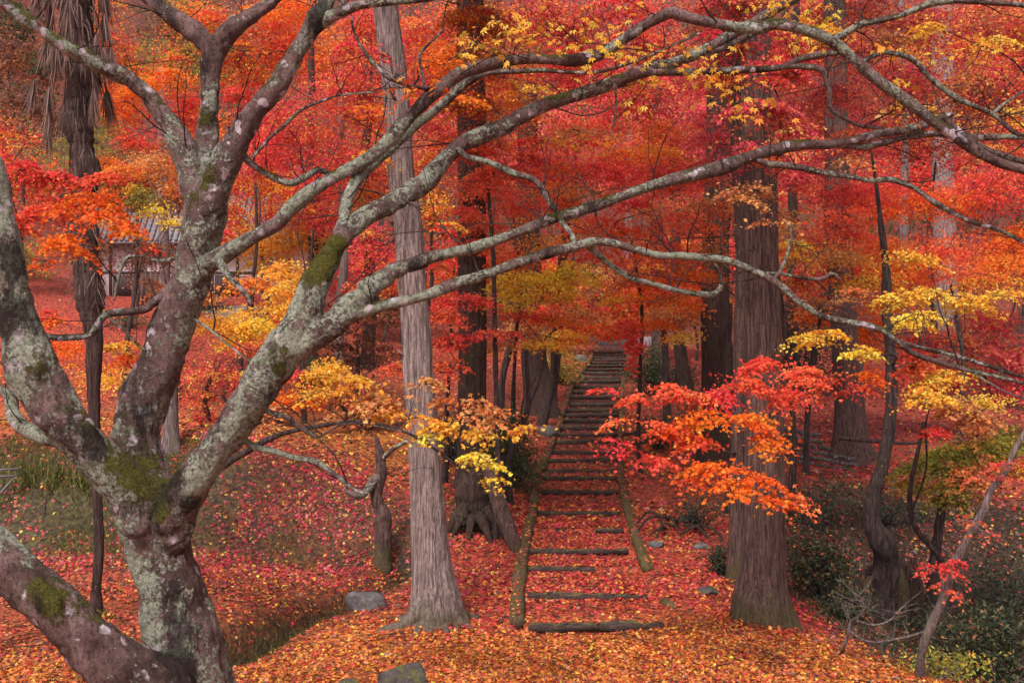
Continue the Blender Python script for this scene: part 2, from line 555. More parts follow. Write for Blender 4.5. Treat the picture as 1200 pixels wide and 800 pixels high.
def tint_leaves(pal, pads):
    """a colour per leaf: one hue per pad, with single leaves off it"""
    pads = np.asarray(pads)
    npad = pads.max() + 1
    pc = pick(pal, npad) * rng.uniform(.85, 1.2, (npad, 1))
    c = pc[pads]
    own = pick(pal, len(pads))
    c = np.where((rng.random(len(pads)) < .35)[:, None], own, c)
    return np.clip(c * rng.uniform(.68, 1.3, (len(pads), 1)), 0, .92)

# ------------------------------------------------------------------ terrain
CTRL_PX = [
 # flat floor of the hollow, left and centre
 (-150, 820, 10.6), (0, 800, 11), (100, 730, 13.4), (250, 700, 14.7), (400, 720, 13.8), (500, 725, 13.2), (450, 790, 11.3), (600, 800, 11.1),
 (300, 790, 11.2), (600, 730, 13.3), (545, 690, 14.8), (0, 690, 15.0), (-200, 700, 14.7),
 # bank foot and crest
 (-150, 655, 16.8), (0, 655, 16.8), (150, 655, 16.8), (300, 655, 16.9), (400, 650, 17.2),
 (-150, 552, 17.9), (0, 552, 17.9), (130, 556, 18.0), (250, 552, 18.1), (350, 552, 18.3), (430, 560, 18.7), (480, 620, 17.6),
 (520, 640, 16.7), (540, 600, 18.3), (600, 560, 22), (600, 500, 28), (560, 500, 26),
 # meadow and hillside behind it
 (-200, 520, 23), (50, 520, 23), (200, 515, 24), (400, 520, 24), (50, 480, 30), (300, 480, 30), (0, 400, 38), (200, 400, 38), (400, 440, 34),
 (170, 352, 46), (330, 352, 47), (0, 345, 46), (-250, 340, 46), (600, 430, 36), (450, 400, 44), (560, 400, 48),
 # right hand side: slope beside the steps, then the gully
 (800, 725, 13.2), (850, 800, 10.9), (760, 790, 11.3), (900, 735, 13.0), (950, 765, 12), (1000, 790, 11.2), (1000, 745, 13.6), (1060, 760, 13.8), (1120, 790, 13), (1250, 790, 13.5),
 (1010, 690, 17), (1060, 690, 17.5), (1200, 700, 17.5), (1350, 700, 17.5), (1000, 610, 19.6), (1100, 612, 19.4), (1220, 612, 19.4), (950, 600, 20),
 (1000, 555, 23), (1150, 540, 24), (1000, 500, 28), (1200, 480, 32), (900, 535, 22), (850, 640, 17), (800, 650, 17), (780, 560, 23), (800, 500, 29),
 (850, 480, 31), (900, 480, 30), (780, 440, 38), (850, 420, 42), (1000, 440, 38), (1150, 425, 42), (1400, 430, 42),
]
STEP_Y = np.array([729, 694, 643, 598, 574, 549, 526, 500, 475, 450, 430, 412, 405.])
STEP_D = np.array([13.25, 14.6, 17.0, 19.8, 21.6, 23.8, 26, 29, 32.5, 36.5, 41, 46, 49.])
def step_depth(y): return float(np.interp(-y, -STEP_Y, STEP_D))
SD = np.array([8, 10, 13.25, 17, 19.8, 23.8, 29, 36.5, 43.5, 49, 60.])
SL = np.array([.2, .2, .20, .245, .454, .75, 1.38, 2.26, 3.5, 4.0, 4.6])
SR = np.array([2.0, 2.0, 2.0, 1.99, 2.15, 2.48, 3.08, 3.94, 5.0, 5.3, 6.0])
def st_l(d): return np.interp(d, SD, SL)
def st_r(d): return np.interp(d, SD, SR)
SZ = CAMZ - (STEP_Y - 400) / F * STEP_D
def st_z(d): return np.interp(d, STEP_D, SZ)

ctrl = [tuple(P(*c)) for c in CTRL_PX]
for y, d in zip(STEP_Y, STEP_D):
    ctrl.append((float(st_l(d)) - .1, float(d), float(st_z(d)) - .02))
    ctrl.append((float(st_r(d)) + .1, float(d), float(st_z(d)) - .02))
for x in (-40, -15, 0, 15, 40):
    ctrl += [(x, -10, 2.2), (x, 0, 2.1), (x, 5, 1.45), (x, 8, .55)]
ctrl += [(-30, 46, 7), (35, 46, 5), (-60, 60, 12), (-25, 60, 8.8), (-8, 62, 6.0), (5, 62, 3.7), (20, 62, 5), (45, 60, 9), (-60, 20, 4), (60, 20, 3), (-60, 100, 40), (-20, 100, 36), (5, 100, 32),
         (35, 100, 36), (70, 100, 40), (-120, 180, 90), (0, 180, 86), (120, 180, 90), (-160, 300, 130), (0, 300, 132), (160, 300, 130), (-160, 60, 25), (160, 60, 20),
         (-160, -10, 2.2), (160, -10, 2.2)]
ctrl = np.array(ctrl)
_S = 25.0
def _phi(r2): return r2 * np.log(r2 + 1e-9) * .5
_X = ctrl[:, :2] / _S
_n = len(_X)
_K = _phi(((_X[:, None] - _X[None]) ** 2).sum(-1)) + np.eye(_n) * 0.0008
_Pm = np.hstack([np.ones((_n, 1)), _X])
_A = np.block([[_K, _Pm], [_Pm.T, np.zeros((3, 3))]])
_W = np.linalg.solve(_A, np.concatenate([ctrl[:, 2], np.zeros(3)]))
def tps(x, y):
    q = np.stack([np.ravel(x), np.ravel(y)], -1) / _S
    out = np.empty(len(q))
    for i in range(0, len(q), 20000):
        b = q[i:i + 20000]
        out[i:i + 20000] = _phi(((b[:, None] - _X[None]) ** 2).sum(-1)) @ _W[:_n] + _W[_n] + b @ _W[_n + 1:]
    return out.reshape(np.shape(x))
def seg_dist(x, y, line):
    best = np.full(np.shape(x), 1e9)
    for a, b in zip(line[:-1], line[1:]):
        ab = b - a
        t = np.clip(((x - a[0]) * ab[0] + (y - a[1]) * ab[1]) / (ab @ ab), 0, 1)
        best = np.minimum(best, np.hypot(x - a[0] - t * ab[0], y - a[1] - t * ab[1]))
    return best
DITCH = [np.array(P(*c)[:2]) for c in ((150, 800, 11.3), (262, 765, 12.2), (330, 720, 13.7), (400, 690, 15.2), (480, 648, 16.8))]
_nA, _nB, _nC = SumNoise(1.3, seed=3), SumNoise(4.5, seed=4), SumNoise(.12, seed=9)
def terrain_f(x, y):
    z = tps(x, y)
    p = np.stack([np.ravel(x), np.ravel(y), np.zeros(np.size(x))], -1)
    far = np.clip((np.hypot(x, y) - 70) / 80, 0, 1)
    z = z + (.045 * _nA(p) + .018 * _nB(p)).reshape(np.shape(x)) + far * 5 * _nC(p).reshape(np.shape(x))
    z = z - .46 * np.exp(-(seg_dist(x, y, DITCH) / .34) ** 2)
    z = z - .75 * np.exp(-(np.hypot(x - 5.95, (y - 17.6) * .8) / .75) ** 2) - .35 * np.exp(-(np.hypot(x - 7.6, y - 16) / 1.6) ** 2)
    # bed of the steps, cut a little below the treads
    inside = np.clip(np.minimum(x - (st_l(y) - .05), (st_r(y) + .05) - x) / .12, 0, 1) * ((y > 13.1) & (y < 50))
    z = z * (1 - inside) + inside * (st_z(y) - .22)
    return z
def graded(parts):
    out = []
    for a, b, s in parts:
        out.append(np.arange(a, b, s))
    return np.concatenate(out)
GX = graded([(-260, -60, 10), (-60, -20, 1.6), (-20, -9, .5), (-9, 11, .2), (11, 24, .5), (24, 60, 1.6), (60, 261, 10)])
GY = graded([(-40, -6, 4), (-6, 8, .6), (8, 22, .18), (22, 50, .4), (50, 100, 1.8), (100, 401, 10)])
_gx, _gy = np.meshgrid(GX, GY)
GZ = terrain_f(_gx, _gy)
def gz(x, y):
    x = np.asarray(x, float); y = np.asarray(y, float)
    i = np.clip(np.searchsorted(GX, x) - 1, 0, len(GX) - 2)
    j = np.clip(np.searchsorted(GY, y) - 1, 0, len(GY) - 2)
    u = np.clip((x - GX[i]) / (GX[i + 1] - GX[i]), 0, 1)
    v = np.clip((y - GY[j]) / (GY[j + 1] - GY[j]), 0, 1)
    return (GZ[j, i] * (1 - u) + GZ[j, i + 1] * u) * (1 - v) + (GZ[j + 1, i] * (1 - u) + GZ[j + 1, i + 1] * u) * v
def gp(px, py, dmin=9.5):
    """where the sight line through this place of the photograph meets the ground"""
    d = np.arange(dmin, 150, .05)
    X = (px - 600) / F * d
    Z = CAMZ - (py - 400) / F * d
    h = gz(X, d)
    k = np.argmax(Z <= h) if np.any(Z <= h) else len(d) - 1
    return np.array([X[k], d[k], h[k]])
def gnd(px, d):
    x = (px - 600) / F * d
    return np.array([x, d, float(gz(x, d))])

# ground colour zones, by place (colour of the leaves lying there; far off, painted shade)
_zn = SumNoise(.9, seed=21)
_zn2 = SumNoise(2.6, seed=22)
def zone_mix(x, y):
    """weights of crimson, red, orange, gold, brown, green at a place"""
    p = np.stack([x, y, np.zeros_like(x)], -1)
    n = _zn(p) * .5 + _zn2(p) * .25
    W = np.zeros((len(x), 6))
    W[:] = (.24, .26, .18, .05, .27, 0)
    def put(mask, w, soft=1.0):
        m = np.clip(mask, 0, 1)[:, None] * soft
        W[:] = W * (1 - m) + np.array(w) * m
    sm = lambda v, a, b: np.clip((v - a) / (b - a), 0, 1)
    put(sm(y, 14.2, 12.8), (.03, .19, .56, .13, .09, 0))                            # foreground floor, orange
    cx = (st_l(y) + st_r(y)) / 2
    put(sm(np.abs(x - cx), 2.8, 1.6) * sm(y, 13.0 + n, 14.2 + n) * sm(y, 24, 19), (.38, .28, .22, .04, .08, 0))
    put(sm(np.abs(x - cx), 2.8, 1.6) * sm(y, 19, 24), (.24, .30, .26, .07, .13, 0))
    put(sm(np.abs(x - cx), 1.2, .9) * sm(y, 25, 31), (.26, .22, .08, .02, .42, 0))
    put(sm(x, -2.6, -3.2) * sm(y, 17.2, 16.4) * sm(y, 11.5, 12.5), (.12, .26, .26, .05, .31, 0))
    put(sm(x, -1.0, -1.6) * sm(y, 16.0, 16.8) * sm(y, 19.4, 18.4), (.64, .14, .05, .11, .06, .0)) # bank
    put(sm(x, -4.6, -5.8) * sm(y, 16.0, 16.8) * sm(y, 19.4, 18.4), (.34, .16, .10, .08, .16, .16))
    put(sm(x, -1.0, -2.5) * sm(y, 18.6, 19.8) * sm(y, 33, 26), (.06, .16, .30, .28, .20, .0))       # meadow
    put(sm(x, 2.9, 3.6) * sm(y, 13, 14) * sm(y, 20, 18), (.38, .30, .12, .02, .18, 0))
    put(sm(x, 4.2, 5.0) * sm(y, 11.5, 12.5) * sm(y, 21, 19.5), (.06, .16, .10, .02, .50, .16))      # gully
    put(sm(x, 4.2, 5.0) * sm(y, 20.5, 22.5) * sm(y, 60, 40), (.30, .28, .10, .02, .30, 0))
    put(sm(x, -6, -9) * sm(y, 30, 36), (.32, .36, .16, .02, .14, 0))
    return W, n
ZC = np.array([(.58, .035, .070), (.60, .062, .038), (.76, .23, .040), (.84, .47, .07), (.15, .065, .045), (.06, .07, .02)])
_Wz, _nz = zone_mix(_gx.ravel(), _gy.ravel())
gcol = (_Wz @ ZC) * .62
def _over(mask, c):
    m = np.clip(mask, 0, 1).ravel()[:, None]
    gcol[:] = gcol * (1 - m) + np.array(c) * m
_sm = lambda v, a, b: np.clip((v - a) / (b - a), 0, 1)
_over(_sm(_gy, 50, 66), (.13, .035, .022))  # far hillside: shade under the trees put into the ground colour
_over(_sm(_gx, -1.0, -1.8) * _sm(_gy, 16.3, 16.9) * _sm(_gy, 19.0, 18.3) * .85, (.050, .040, .014))
_over(_sm(_gx, -4.2, -6.0) * _sm(_gy, 16.3, 16.9) * _sm(_gy, 19.0, 18.3) * .85, (.050, .052, .016))
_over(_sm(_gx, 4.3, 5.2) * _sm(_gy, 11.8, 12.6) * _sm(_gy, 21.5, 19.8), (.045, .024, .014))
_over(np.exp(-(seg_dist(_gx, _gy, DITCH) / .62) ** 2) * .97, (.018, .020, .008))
n_y, n_x = GZ.shape
_i = (np.arange(n_y - 1)[:, None] * n_x + np.arange(n_x - 1)[None, :]).ravel()
gq = np.stack([_i, _i + 1, _i + n_x + 1, _i + n_x], -1)
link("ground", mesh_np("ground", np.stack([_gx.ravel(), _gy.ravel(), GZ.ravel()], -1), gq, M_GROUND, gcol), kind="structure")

# ------------------------------------------------------------------ steps of logs up the slope
STEPS = [729, 694, 665, 643, 620, 598, 574, 558, 549, 537.6, 527.5, 516, 508, 499, 491, 485, 479, 472, 464, 458, 451.6, 445.5, 441, 436, 431.5, 427.5, 424, 421, 418, 415, 412]
SDEP = [step_depth(y) for y in STEPS]
PARTIAL = {2: (0, .62), 4: (.70, 1.0)}
def log_path(a, b, r, seed, n=14, wob=.012):
    """a rough log from a to b"""
    t = np.linspace(0, 1, n)[:, None]
    c = a * (1 - t) + b * t
    nn = SumNoise(2.2, seed=seed)
    w = np.stack([np.zeros(n), nn(c + 7), nn(c)], -1) * wob
    rr = r * (1 + .12 * nn(c * 1.7 + 3)) 
    rr[0] *= .86; rr[-1] *= .86
    return np.hstack([c + w, rr[:, None]])
stair = thing("log_stairway", "long flight of dark log steps climbing the slope between mossy edgings, strewn with red leaves", "stairway", (1.1, 13.25, 0.0))
TREADS = []
for i, d in enumerate(SDEP):
    lo, hi = PARTIAL.get(i, (0, 1))
    xl, xr = float(st_l(d)) + .03, float(st_r(d)) - .03
    if i == 0: xr += .02
    z = float(st_z(d))
    r = .062 if i < 7 else (.078 if d < 40 else .06)
    if i == 0: r = .075
    a = np.array([xl + (xr - xl) * lo, d, z - r * .9])
    b = np.array([xl + (xr - xl) * hi, d + .02, z - r * .9 - (.02 if i % 3 else -.01)])
    if i in (2, 4): r *= .8
    if i not in PARTIAL:
        rg = SumNoise(16, seed=100 + i)
        V, q, t = tube(log_path(a, b, r, 50 + i, 26), 10, True, lambda th, C: 1 + .10 * np.sin(3 * th + 9 * C[:, :1]) + .10 * rg(C)[:, None])
    else:
        V, q, t = tube(log_path(a, b, r, 50 + i, 12), 8)
    part("step_log", V, [q, t], M_LOG, stair)
    d2 = SDEP[i + 1] if i + 1 < len(SDEP) else 50.0
    z2 = float(st_z(d2))
    # earth tread behind the log, its front level with the log, sloping back to the foot of the next
    zf = z - .022
    zb = max(z2 - (.10 if i < 12 else .13), zf - .03) if i + 1 < len(SDEP) else z2
    TREADS.append((d + .03, d2 + .02, zf, zb))
    nx, ny = 12, 4
    u, v = np.meshgrid(np.linspace(0, 1, nx), np.linspace(0, 1, ny))
    dd = (d + .03) + v * (d2 - d - .01)
    xx = st_l(dd) - .05 + u * (st_r(dd) - st_l(dd) + .1)
    zz = zf + v * (zb - zf) + .008 * SumNoise(5, seed=200 + i)(np.stack([xx.ravel(), dd.ravel(), 0 * xx.ravel()], -1)).reshape(xx.shape)
    V = np.stack([xx.ravel(), dd.ravel(), zz.ravel()], -1)
    V = np.vstack([V, V - [0, 0, .3]])
    ii = (np.arange(ny - 1)[:, None] * nx + np.arange(nx - 1)[None, :]).ravel()
    q = np.stack([ii, ii + 1, ii + nx + 1, ii + nx], -1)
    N = nx * ny
    fr = np.stack([np.arange(nx - 1), np.arange(nx - 1) + N, np.arange(nx - 1) + 1 + N, np.arange(nx - 1) + 1], -1)
    W, _ = zone_mix(V[:, 0], V[:, 1])
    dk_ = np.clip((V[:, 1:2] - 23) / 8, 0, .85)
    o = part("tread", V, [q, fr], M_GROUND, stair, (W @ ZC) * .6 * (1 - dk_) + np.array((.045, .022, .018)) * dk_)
EDGETOPS = []
# edgings: moss grown trunks laid along both sides
def edging(points, r, seed, name="edging_log", parent=stair, mat=M_EDGE, segs=12):
    pts = np.array([(x, d, float(z), r * k) for x, d, z, k in points])
    pth = spline(pts, .18)
    nn = SumNoise(3.0, seed=seed); n2 = SumNoise(14, seed=seed + 1)
    pth[:, 2] += .012 * nn(pth[:, :3])
    V, q, t = tube(pth, segs, True, lambda th, C: 1 + .10 * np.sin(2 * th + nn(C)[:, None]) + .06 * n2(C)[:, None])
    part(name, V, [q, t], mat, parent)
    k = rng.integers(0, len(pth), len(pth) * 5)
    a_ = rng.normal(0, .55, len(k))
    EDGETOPS.append(pth[k, :3] + np.stack([np.sin(a_) * pth[k, 3], rng.normal(0, .06, len(k)), np.cos(a_) * pth[k, 3] + .012], -1))
def edge_pts(side, ya, yb, n, lift=.05, off=.08):
    out = []
    for y in np.linspace(ya, yb, n):
        d = step_depth(y)
        x = float(st_l(d)) - off if side < 0 else float(st_r(d)) + off
        out.append((x, d, float(st_z(d)) + lift - .05, 1.0))
    return out
edging([(P(606, 728, 13.3)[0], 13.3, .06, 1.25), (P(607, 700, 14.4)[0], 14.4, .10, 1.2), (P(610, 665, 15.8)[0], 15.8, .17, 1.1), (P(619, 618, 18.5)[0], 18.3, .33, 1.0), (P(626, 594, 20)[0], 20.0, .44, .9)], .088, 31)
edging([(P(626, 590, 20.4)[0], 20.5, .47, 1.0), (P(627, 566, 22.3)[0], 22.3, .61, 1.1), (P(630, 556, 23.2)[0], 23.1, .69, 1.1)], .10, 32)
edging([(P(634, 548, 23.9)[0], 23.7, .74, 1), (P(648, 515, 27)[0], 27.1, 1.08, 1), (P(658, 490, 30.3)[0], 30.4, 1.40, 1)], .09, 33)
edging(edge_pts(-1, 487, 452, 6), .09, 34)
edging(edge_pts(-1, 450, 412, 7), .09, 35)
edging([(P(760, 668, 15.7)[0], 15.8, .19, 1.0), (P(747, 630, 17.6)[0], 17.6, .27, 1.0), (P(736, 596, 19.9)[0], 19.9, .44, .95), (P(730, 572, 21.8)[0], 21.8, .60, .9)], .10, 36)
edging([(P(729, 568, 22)[0], 22.1, .60, .85), (P(727, 540, 24.8)[0], 24.7, .84, .9), (P(727, 512, 27.5)[0], 27.5, 1.12, .95)], .085, 37)
edging(edge_pts(1, 510, 470, 6), .09, 38)
edging(edge_pts(1, 468, 434, 6), .09, 39)
edging(edge_pts(1, 432, 412, 4), .09, 40)
edging([(P(779, 702, 14.3)[0], 14.3, .05, 1), (P(792, 712, 13.9)[0], 13.9, .03, .9)], .08, 41)
# two logs that run on past the right edging
for y, x1 in ((508, 762), (519, 752)):
    d = step_depth(y)
    V, q, t = tube(log_path(np.array([float(st_r(d)) + .15, d, float(st_z(d)) - .04]), np.array([P(x1, y, d)[0] + .1, d + .1, float(gz(P(x1, y, d)[0], d)) + .03]), .07, int(y), 12), 8)
    part("side_log", V, [q, t], M_LOG, stair)

LOGTOPS = []      # places on logs and edgings where leaves have settled
for i, d in enumerate(SDEP):
    if i in PARTIAL: continue
    n = 110 if d < 30 else 30
    x = rng.uniform(float(st_l(d)), float(st_r(d)), n)
    LOGTOPS.append(np.stack([x, d + np.abs(rng.normal(0, .06, n)) * rng.choice([1, 1, 1, -.5], n), np.full(n, float(st_z(d)) + .016 - (.02 if i % 3 else 0) * (x - st_l(d)) / 1.8)], -1))
def surf(x, y):
    """walking surface: treads on the steps, the ground elsewhere"""
    z = gz(x, y)
    ins = (x > st_l(y) - .02) & (x < st_r(y) + .02)
    for a, b, zf, zb in TREADS:
        m = ins & (y > a) & (y < b)
        z = np.where(m, zf + (y - a) / (b - a) * (zb - zf) + .004, z)
    return z

# ------------------------------------------------------------------ fallen leaves
def litter(n, dmin, dmax, size, lod, power, tilt, lift, xlim=.56, xr=None, dens=None, seed=5):
    r = np.random.default_rng(seed)
    u = r.random(n * 2)
    a = 1 - power
    y = (dmin ** a + u * (dmax ** a - dmin ** a)) ** (1 / a) if abs(a) > 1e-6 else dmin * (dmax / dmin) ** u
    x = r.uniform(-1, 1, n * 2) * xlim * y
    if dens is not None:
        k = r.random(n * 2) < dens(x, y)
        x, y = x[k], y[k]
    x, y = x[:n], y[:n]
    W, nn = zone_mix(x, y)
    W = np.clip(W, 0, None)
    W[:, 5] *= .1
    cum = np.cumsum(W / W.sum(1)[:, None], 1)
    ci = (r.random(len(x))[:, None] > cum).sum(1).clip(0, 5)
    col = ZC[ci] * r.uniform(.5, 1.25, (len(x), 1))
    col[:, 1] *= r.uniform(.6, 1.4, len(x))
    old = r.random(len(x)) < .22
    col[old] = col[old] * .35 + np.array([.10, .03, .02])
    col = col * .88
    pale = r.random(len(x)) < .06
    col[pale] = col[pale] * .5 + np.array([.55, .30, .20]) * .5
    bank_ = ((x < -1.2) & (y > 16.6) & (y < 18.9))
    col[bank_] *= .82
    col = np.clip(col, 0, .92)
    z = surf(x, y) + r.uniform(.2, 1, len(x)) * lift
    e = .1
    nx_ = -(gz(x + e, y) - gz(x - e, y)) / (2 * e)
    ny_ = -(gz(x, y + e) - gz(x, y - e)) / (2 * e)
    st = (x > st_l(y)) & (x < st_r(y))
    nrm = np.stack([np.where(st, 0, nx_), np.where(st, 0, ny_), np.ones(len(x))], -1) + r.normal(size=(len(x), 3)) * tilt
    flip = r.random(len(x)) < .4
    V, T, C = leaf_cloud(np.stack([x, y, z], -1), nrm, size * r.uniform(.5, 1.35, len(x)) , col, lod)
    return V, T, C
_dn = SumNoise(3.1, 22, seed=71)
def litter_dens(x, y):
    d = np.ones_like(x) * (1 - .35 * ((x < -1.2) & (y > 16.8) & (y < 18.6)))
    d *= 1 - .97 * np.exp(-(seg_dist(x, y, DITCH) / .36) ** 2)
    d *= np.clip(.62 + .55 * _dn(np.stack([x, y, 0 * x], -1)), .12, 1)
    d *= np.where((x > 4.6) & (y > 11.8) & (y < 19.5), .3, 1)
    d *= np.where((x < -4.8) & (y > 16.8) & (y < 19), .35, 1)
    stp = (x > st_l(y)) & (x < st_r(y))
    d *= np.where(stp & (y > 24), np.clip(1.0 - (y - 24) / 11, .16, 1), 1)
    return d
Vl, Tl, Cl = litter(15000, 9.8, 12.6, .062, 1, 1.1, .45, .034, dens=litter_dens, seed=15)
link("fallen_leaves", mesh_np("fallen_leaves", Vl, Tl, M_FALLEN, Cl, False), kind="stuff")
Vl, Tl, Cl = litter(46000, 9.8, 14.6, .060, 0, 1.1, .34, .022, dens=litter_dens, seed=5)
link("fallen_leaves", mesh_np("fallen_leaves", Vl, Tl, M_FALLEN, Cl, False), kind="stuff")
Vl, Tl, Cl = litter(66000, 14.4, 19.4, .068, 0, 1.1, .36, .03, dens=litter_dens, seed=7)
link("fallen_leaves", mesh_np("fallen_leaves", Vl, Tl, M_FALLEN, Cl, False), kind="stuff")
Vl, Tl, Cl = litter(80000, 18.5, 60, .092, 'far', 1.3, .35, .03, dens=litter_dens, seed=6)
link("fallen_leaves", mesh_np("fallen_leaves", Vl, Tl, M_FALLEN, Cl, False), kind="stuff")

_tp = np.vstack(LOGTOPS + EDGETOPS)
_tc = np.clip(ZC[rng.choice(5, len(_tp), p=[.3, .3, .25, .05, .1])] * rng.uniform(.5, 1.2, (len(_tp), 1)), 0, .9)
Vl, Tl, Cl = leaf_cloud(_tp, rng.normal(0, .4, (len(_tp), 3)) + [0, 0, 1], rng.uniform(.05, .085, len(_tp)), _tc, 1)
link("leaves_on_logs", mesh_np("leaves_on_logs", Vl, Tl, M_FALLEN, Cl, False), kind="stuff")

# grass and low green growth on the left bank and along the ditch
def grass(name, n, region, size, pal, seed, mat=M_GREEN):
    r = np.random.default_rng(seed)
    x, y = region(r, n)
    pos = np.stack([x, y, gz(x, y) - .01], -1)
    up = np.stack([r.normal(size=len(x)) * .45, r.normal(size=len(x)) * .45 - .2, np.ones(len(x))], -1)
    nrm = np.cross(up, r.normal(size=up.shape))
    col = pick(pal, len(x)) * r.uniform(.6, 1.5, (len(x), 1))
    V, T, C = leaf_cloud(pos, nrm, size * r.uniform(.5, 1.3, len(x)), np.clip(col, 0, .9), 'blade', up=up)
    return link(name, mesh_np(name, V, T, mat, C, False), kind="stuff")
def reg_bank(r, n):
    x = r.uniform(-9.5, -2.0, n * 3); y = r.uniform(16.7, 18.9, n * 3)
    nn = SumNoise(2.4, seed=77)(np.stack([x, y, 0 * x], -1))
    k = nn + (-x - 5) * .35 > r.normal(size=len(x)) * .4 + .3
    return x[k][:n], y[k][:n]

PAL['moss'] = [((.045, .045, .012), 4), ((.085, .08, .02), 3), ((.14, .12, .03), 1), ((.30, .12, .04), .6)]
PAL['bank'] = [((.085, .095, .02), 4), ((.14, .14, .03), 3), ((.05, .055, .015), 2), ((.30, .22, .05), .8)]
grass("bank_grass", 13000, reg_bank, .10, 'bank', 11)
def reg_ditch(r, n):
    i = r.integers(0, len(DITCH) - 1, n); t = r.random(n)
    D = np.array(DITCH)
    p = D[i] * (1 - t[:, None]) + D[i + 1] * t[:, None] + r.normal(size=(n, 2)) * .26
    return p[:, 0], p[:, 1]
grass("ditch_grass", 8000, reg_ditch, .10, 'moss', 12)
def reg_meadow(r, n):
    x = r.uniform(-13, -1.5, n * 2); y = r.uniform(18.6, 32, n * 2)
    k = SumNoise(1.1, seed=78)(np.stack([x, y, 0 * x], -1)) > .1
    return x[k][:n], y[k][:n]
PAL['moss'] = [((.045, .045, .012), 4), ((.085, .08, .02), 3), ((.14, .12, .03), 1), ((.30, .12, .04), .6)]
PAL['straw'] = [((.50, .30, .10), 3), ((.42, .22, .07), 3), ((.24, .20, .06), 1)]
grass("meadow_grass", 3500, reg_meadow, .09, 'straw', 13)
def reg_crest(r, n):
    cx = r.choice([-8.1, -7.6, -7.1, -8.6, -6.7, -6.2], n)
    return cx + r.normal(size=n) * .13, 17.9 + r.normal(size=n) * .12
grass("tufted_grass", 900, reg_crest, .27, 'bank', 14)

